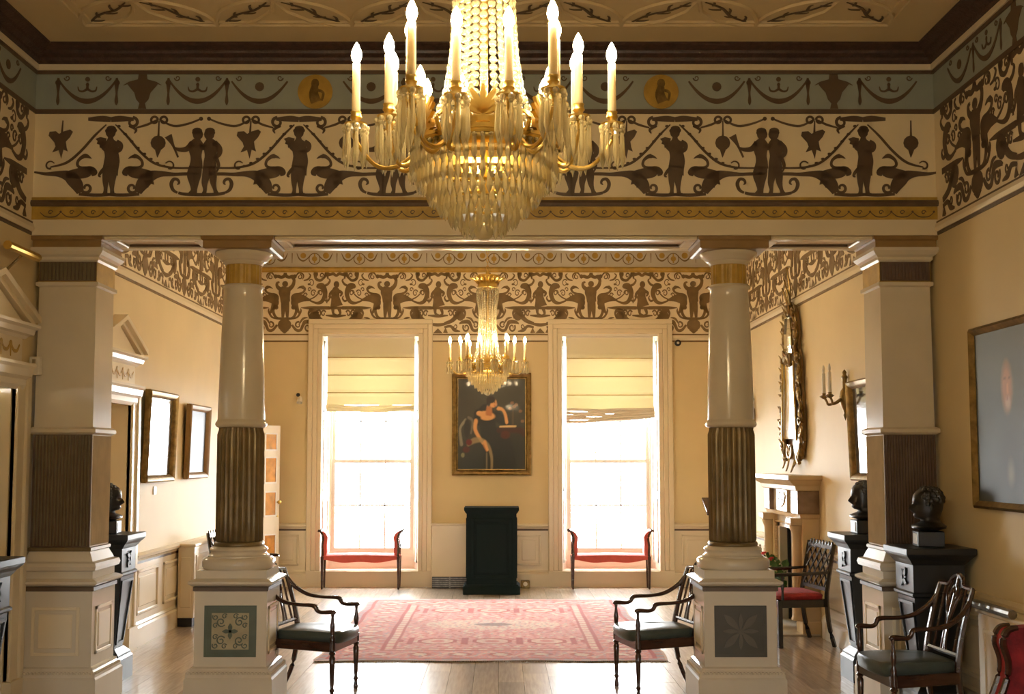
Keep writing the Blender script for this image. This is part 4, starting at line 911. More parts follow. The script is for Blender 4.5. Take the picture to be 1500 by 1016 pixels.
# large portrait on the near right wall
r = thing('portrait_painting', 'large dark blue-grey portrait with a pale face, at the right edge of the photo', 'painting', (XR - .012, 7.08, 2.022), PI / 2 * -1)
r.rotation_euler = (0, 0, -PI / 2 + PI) if False else (0, 0, -PI / 2)
pic_frame(r, 1.24, 1.09, [(0, 0), (0, .03), (.018, .045), (.035, .03), (.05, .015)], M_OLDGOLD)
P = Paint(90, 84, rgb(40, 52, 52)); P.blob(.5, .9, .6, .5, rgb(66, 80, 96), soft=1, k=.7); P.blob(.2, .95, .3, .2, rgb(14, 16, 20), soft=.9, k=.8); P.blob(.8, .1, .6, .4, rgb(54, 56, 48), soft=1, k=.7)
P.blob(.38, .34, .075, .17, rgb(176, 124, 92), soft=.5); P.blob(.39, .43, .04, .05, rgb(206, 180, 160), soft=.6, k=.6); P.blob(.36, .29, .015, .01, rgb(90, 50, 40), k=.8); P.blob(.41, .29, .015, .01, rgb(90, 50, 40), k=.8); P.blob(.39, .35, .012, .04, rgb(210, 150, 110), k=.8); P.blob(.385, .405, .011, .008, rgb(150, 70, 60), k=.7)
P.blob(.40, .75, .2, .28, rgb(34, 42, 52), soft=.6, k=.8); P.blob(.40, .82, .05, .10, rgb(120, 110, 104), soft=.8, k=.6)
vgrid('canvas', P.im, 1.25, 1.10, M_PAINTV, r)
def dark_pic(x, y, z, w_, h, rz, label, m, lean=0.03, cm=None):
    r = thing('framed_picture', label, 'picture', (x, y, z), rz); r.rotation_euler = (lean, 0, rz)
    pic_frame(r, w_ - .14, h - .14, [(0, 0), (0, .045), (.015, .06), (.04, .05), (.055, .035), (.07, .015)], m)
    MB().box(-w_ / 2 + .06, w_ / 2 - .06, -.012, 0, -h / 2 + .06, h / 2 - .06).build('canvas', cm or M_DARKPIC, r, smooth=0)
M_DULLPIC = mat('dull_varnished_canvas', (0.06, 0.065, 0.08), 0.5, noise=0.3, nscale=3, spec=0.3)
dark_pic(XL + .03, 11.49, 1.97, .95, .89, PI / 2, 'gilt-framed dark picture on left wall beside the pedimented doorway, glass reflecting the window', M_OLDGOLD)
dark_pic(XL + .03, 12.9, 1.94, .86, .81, PI / 2, 'thin brown-framed dark picture on left wall, nearer the windows', M_BLOCK, cm=M_DULLPIC)
dark_pic(XR - .03, 9.98, 2.0, .80, .88, -PI / 2, 'gilt-framed dark picture on right wall, half hidden behind the right pilaster', M_OLDGOLD)
for k, (yy, zz, hh) in enumerate(((9.7, 1.95, .3), (9.75, 1.4, .34))):
    r = thing('small_picture', ('upper' if k == 0 else 'lower') + ' small dark picture glimpsed through the left doorway', 'picture', (XL - 1.79, yy + .35, zz), PI / 2)
    pic_frame(r, .3, hh, [(0, 0), (0, .02), (.03, .02)], M_OLDGOLD); MB().box(-.15, .15, -.01, 0, -hh / 2, hh / 2).build('canvas', M_DARKPIC, r, smooth=0)

# panelled soffit of the colonnade
for xa, xb in ((-2.905, COLX[0] - .265), (COLX[0] + .265, COLX[1] - .265), (COLX[1] + .265, 2.717)):
    b = MB(); ym = (YC + YC2) / 2
    for (a, c_, e, f) in ((xa, xb, YC + .02, YC + .10), (xa, xb, YC2 - .10, YC2 - .005), (xa, xa + .08, YC + .10, YC2 - .10), (xb - .08, xb, YC + .10, YC2 - .10)): b.box(a, c_, e, f, 3.345, 3.372)
    b.build('soffit_frame', M_CEILF, wall_beam, bevel=.008, smooth=0)
    b = MB(); frame = (xa + .09, xb - .09, YC + .11, YC2 - .11)
    for (a, c_, e, f) in ((frame[0], frame[1], frame[3] - .02, frame[3]), (frame[0], frame[1], frame[2], frame[2] + .02)): b.box(a, c_, e, f, 3.355, 3.372)
    b.build('soffit_fillet', M_BROWN, wall_beam, smooth=0)

# ------------------------------------------------------------------ chandeliers
def leaf_mb(L, W, curl=.03):
    b = MB(); R = []
    for k in range(7):
        t = k / 6; wv = W * math.sin(PI * min(1, t * .85 + .12)) * (1 if k < 6 else .2); y = -curl * t * t * 2
        R.append([(-wv, y - .004, L * t), (-wv * .5, y + .004, L * t), (0, y - .006, L * t), (wv * .5, y + .004, L * t), (wv, y - .004, L * t), (0, y + .010, L * t)])
    b.rings(R); return b
def chandelier(label, detail, loc):
    r = thing('chandelier', label, 'chandelier', loc, 0)
    bead = MB().lathe([(.002, -.005), (.008, -.004), (.0128, 0), (.008, .004), (.002, .005)], 10).xf(Matrix.Rotation(PI / 2, 4, 'X'))
    po = bead.build('bead', M_BEAD); me_bead = po.data; bpy.data.objects.remove(po)
    def prism_mb(L, w_): return MB().lathe([(.001, 0), (w_ * .55, -.006), (w_ * .55, -.010), (w_ * .3, -.016), (w_ * .42, -.024), (w_ * .62, -L * .72), (w_ * .5, -L * .80), (.0008, -L)], 6)
    pm = prism_mb(.088, .0165); po = pm.build('prism', M_CRYSTAL, smooth=0); me_pr = po.data; bpy.data.objects.remove(po)
    pm2 = prism_mb(.125, .0145); po = pm2.build('prism', M_CRYSTAL, smooth=0); me_pr2 = po.data; bpy.data.objects.remove(po)
    bd = MB().ball((0, 0, 0), .010, 8, 5); po = bd.build('crystal_bead', M_CRYSTAL); me_cb = po.data; bpy.data.objects.remove(po)
    # strands of the tent
    prof = [(1.16, .108), (1.11, .120), (1.03, .118), (.95, .101), (.85, .096), (.72, .098), (.58, .107), (.46, .124), (.38, .155), (.31, .19)]
    zs = [p_[0] for p_ in prof][::-1]; rsx = [p_[1] for p_ in prof][::-1]
    rad = lambda z: float(np.interp(z, zs, rsx))
    ns = 24; count = 0; st = MB()
    for k in range(ns):
        a = 2 * PI * k / ns; z = 1.155 if k % 2 else 1.145
        while z > .31:
            q = rad(z); front = math.sin(a) < -.05
            if detail and front and z < .92 and count < 290:
                o = link('bead', me_bead, r); o.location = (q * math.cos(a), q * math.sin(a), z); o.rotation_euler = (0, 0, a + PI / 2); count += 1
            else:
                i0 = len(st.v); kk = 6
                M = Matrix.Translation((q * math.cos(a), q * math.sin(a), z)) @ Matrix.Rotation(a + PI / 2, 4, 'Z')
                st.lathe([(.002, -.005), (.0128, 0), (.002, .005)], kk); st.xf(M @ Matrix.Rotation(PI / 2, 4, 'X'), i0)
            z -= .0262
    stuff(st.build('bead_strands', M_BEAD, r, flip=False))
    # crown, ring, stem, chain
    MB().lathe([(.105, 1.145), (.12, 1.152), (.112, 1.165), (.104, 1.19), (.104, 1.24), (.125, 1.26), (.135, 1.28), (.128, 1.29), (.1, 1.285), (.02, 1.275)], 32).build('crown', M_GOLD, r, smooth=50)
    for k in range(16):
        a = 2 * PI * k / 16; o = leaf_mb(.075, .02).build('crown_leaf', M_GOLD, r) if k == 0 else link('crown_leaf', lf, r); lf = o.data
        o.location = (.118 * math.cos(a), .118 * math.sin(a), 1.205); o.rotation_euler = (.25, 0, a + PI / 2)
    MB().lathe([(.012, .12), (.012, 1.30), (.02, 1.31), (.02, 1.34), (.005, 1.36)], 10).build('stem', M_GOLD, r)
    zt = ZC1 if detail else ZC2; n = int((zt - .05 - loc[2] - 1.34) / .045)
    for k in range(n + 1):
        b = MB().tube([(.014 * math.cos(t), 0, .028 * math.sin(t)) for t in np.linspace(0, 2 * PI, 12, endpoint=False)], .0035, 6, closed=True) if k == 0 else None
        if b: o = b.build('chain_link', M_GOLD, r); cl = o.data
        else: o = link('chain_link', cl, r)
        o.location = (0, 0, 1.37 + .045 * k); o.rotation_euler = (0, 0, PI / 2 * (k % 2))
    MB().lathe([(.09, zt - loc[2]), (.09, zt - loc[2] - .02), (.05, zt - loc[2] - .04), (.015, zt - loc[2] - .06)], 24).build('ceiling_rose', M_GOLD, r)
    MB().lathe([(.195, .30), (.215, .295), (.222, .28), (.222, .262), (.21, .25), (.19, .245), (.19, .30)], 48, cap=False).build('gallery_ring', M_GOLD, r, smooth=50)
    MB().lathe([(.185, .30), (.16, .34), (.12, .36), (.05, .37), (.012, .37)], 32, cap=False).build('gallery_dome', M_OLDGOLD, r, smooth=50)
    # palmettes on the ring
    for k in range(6):
        a = 2 * PI * (k + .5) / 6
        if k == 0:
            s = Sil(); s.T = .012
            for j in range(-3, 4): an = PI / 2 + j * .36; L = .095 - .011 * abs(j); s.stroke([(0, 0), (.6 * L * math.cos(an), .6 * L * math.sin(an)), (L * math.cos(an + .1 * (j > 0) - .1 * (j < 0)), L * math.sin(an))], [.008, .018, .008])
            s.curl(-.045, -.012, .025, .008, 0, -1.1, .01, .007); s.curl(.045, -.012, .025, .008, PI, 1.1, .01, .007); s.stroke([(-.09, -.03), (0, -.012), (.09, -.03)], [.006, .02, .006]); s.stroke([(-.1, -.05), (0, -.035), (.1, -.05)], [.01, .014, .01])
            pme = s.mesh('palmette', M_GOLD, 1)
        o = link('palmette', pme, r); o.location = (.205 * math.cos(a), .205 * math.sin(a), .325); o.rotation_euler = (PI / 2 - .12, 0, a + PI / 2)
    # tiers of drops
    tiers = [(.226, .272, 56), (.203, .224, 50), (.172, .184, 43), (.138, .148, 34), (.103, .114, 26), (.066, .085, 16)]
    t_st = MB()
    for ti, (q, z, n) in enumerate(tiers):
        MB().lathe([(q - .006, z - .004), (q + .003, z - .004), (q + .003, z + .004), (q - .006, z + .004), (q - .006, z - .004)], 40, cap=False).build('tier_hoop', M_GOLD, r, smooth=50)
        for k in range(n):
            a = 2 * PI * (k + .5 * (ti % 2)) / n
            if detail: o = link('prism', me_pr, r); o.location = (q * math.cos(a), q * math.sin(a), z - .002); o.rotation_euler = (0, 0, a)
            else:
                i0 = len(t_st.v); t_st.lathe([(.001, 0), (.008, -.008), (.005, -.016), (.009, -.065), (.0008, -.088)], 5); t_st.xf(Matrix.Translation((q * math.cos(a), q * math.sin(a), z)), i0)
    if not detail: stuff(t_st.build('prism_tiers', M_CRYSTAL, r, flip=False, smooth=20))
    MB().ball((0, 0, .325), .026, 12, 8).build('inner_lamp', M_LAMP, r)
    MB().ball((0, 0, .012), .030, 16, 10).build('crystal_ball', M_CRYSTAL, r)
    # six branches of three candles
    tub = MB().lathe([(.0135, 0), (.0125, .155), (.006, .157)], 12)
    flm = MB().lathe([(.004, 0), (.013, .012), (.0165, .026), (.0145, .042), (.007, .060), (.001, .070)], 12)
    pan = MB().lathe([(.006, -.012), (.010, -.006), (.034, -.004), (.037, .002), (.03, .003), (.012, .006), (.014, .016), (.019, .022), (.016, .034), (.018, .040), (.013, .042)], 16)
    mts = {}
    for k in range(6):
        a = PI * k / 3
        for j, (q, da) in enumerate(((.405, 0), (.305, .27), (.305, -.27))):
            h = thing('x', '', '') if False else None
            cx, cy, cz = q * math.cos(a + da), q * math.sin(a + da), .355
            P0 = Vector((.2 * math.cos(a + da * .4), .2 * math.sin(a + da * .4), .275)); u = Vector((math.cos(a + da), math.sin(a + da), 0))
            pts = [P0, P0 + u * (q - .2) * .35 + Vector((0, 0, -.055)), P0 + u * (q - .2) * .7 + Vector((0, 0, -.05)), Vector((cx, cy, cz - .05)) , Vector((cx, cy, cz - .012))]
            arm = MB().tube(pts, [.008, .008, .007, .006, .006], 7, smooth=5).build('candle_arm', M_GOLD, r)
            MB().tube([P0 + u * .01, P0 + u * .03 + Vector((0, 0, .05)), P0 + u * .0 + Vector((0, 0, .075)), P0 - u * .015 + Vector((0, 0, .05))], [.007, .007, .006, .004], 6, smooth=4).build('arm_scroll', M_GOLD, arm)
            for nm, mb_x, mm in (('drip_pan', pan, M_GOLD), ('candle_tube', tub, M_CANDLE), ('flame_lamp', flm, M_FLAME)):
                if nm not in mts: o = mb_x.build(nm, mm, arm, smooth=50); mts[nm] = o.data
                else: o = link(nm, mts[nm], arm)
                o.location = (cx, cy, cz + {'drip_pan': 0, 'candle_tube': .042, 'flame_lamp': .196}[nm])
            for m_ in range(8):
                t = 2 * PI * m_ / 8 + .2
                o = link('drop', me_pr2, arm); o.location = (cx + .034 * math.cos(t), cy + .034 * math.sin(t), cz - .016); o.rotation_euler = (0, 0, t)
                o = link('crystal_bead', me_cb, arm); o.location = (cx + .034 * math.cos(t), cy + .034 * math.sin(t), cz - .012)
    return r
chandelier('large crystal chandelier with lit candle lamps, nearest the viewer', True, (-.054, 3.6, 2.449))
chandelier('smaller-looking crystal chandelier far off, hanging in front of the portrait between the windows', False, (-.147, 12.5, 2.447))

# ------------------------------------------------------------------ seats
def armchair(label, loc, rz, group, dark=M_MAHOG, cushion=M_LEATH):
    """faces local +x; origin on the floor under the middle of the seat"""
    r = thing('armchair', label, 'chair', loc, rz, group)
    W, Wb, D = .50, .42, .50; xf_, xb = D / 2, -D / 2
    for sy in (-1, 1):
        y = sy * W / 2; yb = sy * Wb / 2
        # turned front leg
        leg = MB().lathe([(.017, 0), (.019, .02), (.013, .05), (.013, .06), (.022, .075), (.013, .09), (.016, .12), (.021, .26), (.023, .31), (.016, .325), (.026, .34), (.016, .355), (.024, .36), (.024, .42)], 12, xf_ - .03, y).build('leg', dark, r, smooth=50)
        # arm post on the front leg
        MB().lathe([(.02, .42), (.021, .45), (.012, .475), (.017, .50), (.020, .53), (.013, .57), (.010, .60), (.013, .615), (.012, .63)], 10, xf_ - .03, y).build('arm_post', dark, r, smooth=50)
        # sabre rear leg running up into the back post
        MB().tube([(xb - .10, yb * .95, 0), (xb - .035, yb, .16), (xb + .0, yb, .34), (xb + .005, yb, .45), (xb - .02, yb, .60), (xb - .07, yb, .78), (xb - .115, yb, .905)], [.016, .019, .021, .022, .019, .017, .015], 6, smooth=4).build('rear_post', dark, r, smooth=50)
        # swooping arm with scrolled step
        MB().tube([(xb - .085, yb, .83), (xb - .03, yb * 1.05, .765), (xb + .07, yb * 1.12, .705), (xb + .18, y * .97, .685), (xb + .30, y, .682), (xb + .335, y, .672), (xb + .35, y, .645), (xb + .385, y, .633), (xf_ - .03, y, .637), (xf_ - .01, y, .625)], [.015, .017, .016, .013, .015, .018, .015, .014, .017, .011], 7, smooth=4).build('arm', dark, r, smooth=60)
    b = MB(); b.bar((xb, -Wb / 2, .40), (xb, Wb / 2, .40), .035, .07); b.bar((xf_ - .03, -W / 2, .385), (xf_ - .03, W / 2, .385), .035, .07)
    for sy in (-1, 1): b.bar((xb, sy * Wb / 2, .395), (xf_ - .03, sy * W / 2, .385), .07 if False else .035, .07)
    b.build('seat_rail', dark, r, bevel=.004, smooth=0)
    # bowed cushion
    n = 24; R = []
    for z, ins in ((.405, .012), (.415, 0), (.465, -.004), (.485, .006), (.492, .04), (.494, .12)):
        ring = []
        for k in range(n):
            a = 2 * PI * k / n; c_, s_ = math.cos(a), math.sin(a); e = .32
            x = (abs(c_) ** e) * (1 if c_ > 0 else -1); y = (abs(s_) ** e) * (1 if s_ > 0 else -1)
            xx = (D / 2 - ins + .01) * x + .0; hw = (Wb / 2 + (W - Wb) / 2 * (x + 1) / 2 - ins - .004); ring.append((xx + (.025 * (1 - y * y) if x > .5 else 0), hw * y, z + .006 * (1 - x * x) * (z > .48)))
        R.append(ring)
    MB().rings(R).build('seat_cushion', cushion, r, smooth=50)
    # back: rails and pierced splats in a plane leaning back
    bx = lambda z: float(np.interp(z, [.45, .60, .78, .905, .98], [xb + .005, xb - .02, xb - .07, xb - .115, xb - .142]))
    pt = lambda y, z: (bx(z), y, z)
    h = Wb / 2
    MB().tube([pt(-h, .9), pt(-h * .62, .905), pt(-h * .42, .912), pt(-h * .3, .945), pt(0, .968), pt(h * .3, .945), pt(h * .42, .912), pt(h * .62, .905), pt(h, .9)], [.014, .014, .014, .015, .016, .015, .014, .014, .014], 6, smooth=4, up=(1, 0, 0)).build('crest_rail', dark, r)
    MB().tube([pt(-h, .52), pt(h, .52)], .015, 6).build('back_rail', dark, r)
    for u0, u1 in ((-.62, -.62), (.62, .62)): MB().tube([pt(u0 * h, .52), pt(u1 * h, .9)], .0095, 6, up=(0, 1, 0)).build('splat', dark, r)
    for sg in (-1, 1):
        MB().tube([pt(sg * .03, .52), pt(sg * .018, .6), pt(sg * .022, .7), pt(sg * .055, .8), pt(sg * .085, .86), pt(sg * .06, .925)], [.009, .009, .009, .009, .009, .008], 6, smooth=4).build('splat', dark, r)
        MB().tube([pt(0, .70), pt(sg * .032, .78), pt(sg * .042, .85), pt(sg * .012, .9), pt(0, .86)], [.008, .009, .009, .009, .007], 6, smooth=4).build('splat', dark, r)
    MB().tube([pt(0, .52), pt(0, .7), pt(0, .965)], .008, 6).build('splat', dark, r)
    return r
armchair('dark armchair with green leather seat backing onto the left column pedestal', (-1.385, 8.86, 0), math.radians(-13), 'green-seated armchairs')
armchair('dark armchair with green leather seat backing onto the right column pedestal', (1.165, 8.95, 0), math.radians(180 + 13), 'green-seated armchairs')
armchair('dark armchair with green leather seat in the right foreground, before the black pedestal and bust', (2.555, 7.42, 0), math.radians(180 + 5), 'green-seated armchairs').scale = (0.92, 1.04, 1.05)

def lattice_chair(label, loc, rz):
    r = thing('lattice_armchair', label, 'chair', loc, rz, 'lattice-backed armchairs')
    W, D = .62, .48; xf_, xb = D / 2, -D / 2; m = M_BLACKW
    for sy in (-1, 1):
        y = sy * (W / 2 - .02)
        MB().bar((xf_ - .02, y, 0), (xf_ - .02, y, .44), .042, .042, up=(0, 1, 0)).build('leg', m, r, bevel=.004, smooth=0)
        MB().tube([(xb - .07, y, 0), (xb - .02, y, .2), (xb, y, .44), (xb - .02, y, .6), (xb - .085, y, .95)], [.022, .023, .024, .021, .02], 4, smooth=4).build('rear_post', m, r, smooth=20)
        MB().tube([(xb - .035, y, .69), (xb + .15, y, .68), (xf_ + .02, y, .672), (xf_ + .05, y, .662)], [.014, .017, .018, .012], 6, smooth=3).build('arm', m, r)
        MB().lathe([(.016, .44), (.012, .52), (.018, .56), (.012, .6), (.014, .67)], 8, xf_ - .05, y).build('arm_post', m, r)
    b = MB(); b.box(xb, xf_, -W / 2, -W / 2 + .04, .37, .44).box(xb, xf_, W / 2 - .04, W / 2, .37, .44).box(xf_ - .04, xf_, -W / 2, W / 2, .37, .44).box(xb, xb + .04, -W / 2, W / 2, .37, .44); b.build('seat_rail', m, r, smooth=0)
    n = 24; R = []
    for z, ins in ((.43, .03), (.445, .005), (.475, .0), (.492, .02), (.50, .08)):
        R.append([((D / 2 - ins) * (abs(math.cos(a)) ** .35) * (1 if math.cos(a) > 0 else -1), (W / 2 - ins - .01) * (abs(math.sin(a)) ** .35) * (1 if math.sin(a) > 0 else -1), z) for a in [2 * PI * k / n + .01 for k in range(n)]])
    MB().rings(R).build('seat_cushion', M_RED, r, smooth=50)
    bx = lambda z: float(np.interp(z, [.44, .6, .95, 1.0], [xb, xb - .02, xb - .085, xb - .095]))
    h = W / 2 - .03
    for z in (.53, .915): MB().bar((bx(z), -h, z), (bx(z), h, z), .022, .035).build('back_rail', m, r, smooth=0)
    for k in range(8):
        y = -h + 2 * h * (k + .5) / 8; MB().rings([[(bx(.93) - .008, y - .03, .925), (bx(.93) + .008, y - .03, .925), (bx(.93) + .008, y + .03, .925), (bx(.93) - .008, y + .03, .925)], [(bx(.98) - .006, y - .003, .972), (bx(.98) + .006, y - .003, .972), (bx(.98) + .006, y + .003, .972), (bx(.98) - .006, y + .003, .972)]]).build('crest_tooth', m, r, smooth=0)
    # diagonal lattice clipped to the back panel
    z0, z1 = .54, .905; H = z1 - z0; step = .118
    for sg in (-1, 1):
        for k in range(-4, 9):
            c0 = -h + k * step                     # y at z0 of a 45-degree bar (before mirroring)
            a = [c0, z0]; e = [c0 + H * .85, z1]
            if e[0] <= -h or a[0] >= h: continue
            if a[0] < -h: t = (-h - a[0]) / (e[0] - a[0]); a = [-h, z0 + t * H]
            if e[0] > h: t = (h - c0) / (H * .85); e = [h, z0 + t * H]
            MB().bar((bx(a[1]) + sg * .004, sg * a[0], a[1]), (bx(e[1]) + sg * .004, sg * e[0], e[1]), .012, .014).build('lattice_bar', m, r, smooth=0)
    return r
lattice_chair('black lattice-backed armchair with red cushion beside the fireplace', (2.77, 11.25, 0), math.radians(180 + 8))
lattice_chair('black lattice-backed armchair mostly hidden behind the left column', (-2.83, 12.95, 0), math.radians(-6))

def window_bench(label, loc):
    r = thing('window_bench', label, 'bench', loc, 0, 'window benches')
    hw, hd = .545, .125
    for sx in (-1, 1):
        for sy in (-1, 1):
            x, y = sx * (hw - .03), sy * (hd - .02)
            MB().sq([(.010, .010, 0), (.012, .012, .03), (.021, .021, .40), (.022, .022, .44)], x, y).build('leg', M_MAHOG, r, smooth=0)
            MB().tube([(x, y, .38), (x - sx * .005, y, .48), (x + sx * .0, y, .58), (x - sx * .012, y, .68), (x + sx * .018, y, .765), (x + sx * .05, y, .785), (x + sx * .055, y, .765)], [.02, .019, .017, .016, .016, .016, .012], 6, smooth=4).build('arm_frame', M_MAHOG, r)
        x = sx * (hw - .055)
        R = []
        for z, dx, t in ((.40, 0, .02), (.50, -.01, .032), (.6, -.006, .032), (.70, -.018, .03), (.755, .008, .022), (.775, .03, .012)):
            xx = x + sx * dx; R.append([(xx - t, -hd + .015, z), (xx + t, -hd + .015, z), (xx + t, hd - .015, z), (xx - t, hd - .015, z)])
        MB().rings(R).build('arm_pad', M_CORAL, r, bevel=.008, smooth=40, seg=2)
        MB().tube([(x + sx * .05, -hd + .0, .78), (x + sx * .05, hd - .0, .78)], .014, 8).build('arm_roll', M_MAHOG, r)
    n = 22; R = []
    for k in range(n + 1):
        t = k / n; x = -hw + .02 + (2 * hw - .04) * t; zt = .455 + .02 * math.sin(PI * t) ** .6; zb = .385 - .030 * math.sin(PI * t) ** 2 + .012 * math.cos(4 * PI * t)
        R.append([(x, -hd, zb), (x, hd, zb), (x, hd, zt - .02), (x, hd - .03, zt), (x, -hd + .03, zt), (x, -hd, zt - .02)])
    MB().rings(R).build('seat', M_CORAL, r, smooth=40)
window_bench('coral upholstered window bench with scrolled ends below the left window', (-1.90, YB - .22, 0))
window_bench('coral upholstered window bench with scrolled ends below the right window', (1.485, YB - .22, 0))

# red settee whose far arm enters at the right edge
r = thing('settee', 'red upholstered settee with dark scrolled arm at the right edge of the photo', 'settee', (2.93, 5.62, 0), 0)
for y in (-.72, .72):
    P = [(-.30, .30), (-.285, .44), (-.235, .58), (-.225, .67), (-.25, .77), (-.225, .835), (-.17, .85)]
    q = cr(P, 4); prof = [(a, z) for a, z in q] + [(.22, .88), (.22, .30)]
    b = MB(); b.prism(prof, y - .045, y + .045, lambda u, v, d: (u, d, v)); b.build('arm_pad', M_RED, r, smooth=40)
    for yy in (y - .05, y + .05): MB().tube([(a, yy, z) for a, z in P], [.02, .02, .018, .018, .02, .02, .014], 7, smooth=4).build('arm_frame', M_MAHOG, r)
    for x in (-.27, .2): MB().sq([(.015, .015, 0), (.026, .026, .30)], x, y).build('leg', M_MAHOG, r, smooth=0)
MB().box(-.30, .22, -.68, .68, .30, .47).build('seat', M_RED, r, bevel=.03, smooth=40, seg=2)
MB().box(.14, .24, -.72, .72, .44, .98).build('backrest', M_RED, r, bevel=.03, smooth=40, seg=2)
MB().box(-.31, .23, -.74, .74, .26, .31).build('seat_rail', M_MAHOG, r, smooth=0)

# ------------------------------------------------------------------ lectern pedestal, heaters, rug
r = thing('lectern_cabinet', 'black panelled lectern cabinet standing below the portrait', 'cabinet', (-.124, 15.45, 0), 0)
MB().sq([(.37, .26, 0), (.37, .26, .10), (.35, .245, .112), (.345, .24, .125)]).build('plinth', M_DKGREEN, r, smooth=0)
MB().sq([(.325, .225, .12), (.325, .225, 1.045)]).build('carcass', M_DKGREEN, r, smooth=0)
MB().sq([(.33, .23, 1.04), (.345, .24, 1.06), (.352, .25, 1.075), (.358, .255, 1.085), (.358, .255, 1.12)]).build('top', M_DKGREEN, r, smooth=0)
b = MB(); frame4(b, -.27, .27, .20, .98, -.240, -.222, .045); b.build('panel_frame', M_DKGREEN, r, bevel=.006, smooth=0)
MB().box(-.20, .20, -.233, -.222, .27, .91).build('front_panel', M_DKGREEN, r, bevel=.008, smooth=0)
for sx in (-1, 1): MB().box(*sorted((sx * .323, sx * .335)), -.16, .16, .2, .98).build('side_panel', M_DKGREEN, r, bevel=.005, smooth=0)
r = thing('convector_heater', 'cream boxed convector with a grille below, behind the black lectern cabinet', 'heater', (-.69, YB - .10, 0), 0)
MB().box(-.255, .28, -.075, .06, .15, .85).box(-.27, .295, -.09, .06, .845, .875).build('casing', M_TRIM, r, bevel=.006, smooth=0)
MB().box(-.25, .275, -.06, .06, .0, .15).build('grille_ground', M_IRON, r, smooth=0)
for k in range(5): MB().box(-.25, .275, -.078, -.06, .015 + .027 * k, .03 + .027 * k).build('grille_slat', M_DULLST, r, smooth=0)
MB().box(-.02, .0, -.08, -.06, 0, .15).build('grille_mullion', M_DULLST, r, smooth=0)
def rad_cover(label, loc, rz, L, D, H):
    r = thing('radiator_cover', label, 'radiator', loc, rz)
    MB().box(0, L, -D, 0, .09, H - .03).build('casing', M_TRIM, r, bevel=.005, smooth=0); MB().box(-.015, L + .015, -D - .015, 0, H - .03, H).build('top', M_TRIM, r, bevel=.008, smooth=0)
    MB().box(.02, L - .02, -D + .02, 0, 0, .09).build('plinth', M_IRON, r, smooth=0)
    b = MB(); frame4(b, .08, L - .08, .18, H - .12, -D - .008, -D + .002, .025); b.build('panel_frame', M_TRIM, r, smooth=0)
    b = MB(); frame4(b, -.0, .002, .0, .1, 0, .1, .01) if False else b.box(-.012, -.0, -D + .03, -.03, .2, H - .14); b.build('end_panel', M_TRIM, r, bevel=.004, smooth=0)
    return r
rad_cover('cream radiator cover against the left wall under the framed pictures', (XL + .03, 12.3, 0), PI / 2, 1.75, .17, .86)
r = rad_cover('cream radiator cover with a shiny rounded edge on near right wall, behind the foreground armchair', (XR - .03, 7.40, 0), -PI / 2, .92, .15, .82)
MB().tube([(.0, -.17, .845), (.55, -.17, .845)], .028, 10).build('rounded_edge', M_DULLST, r)

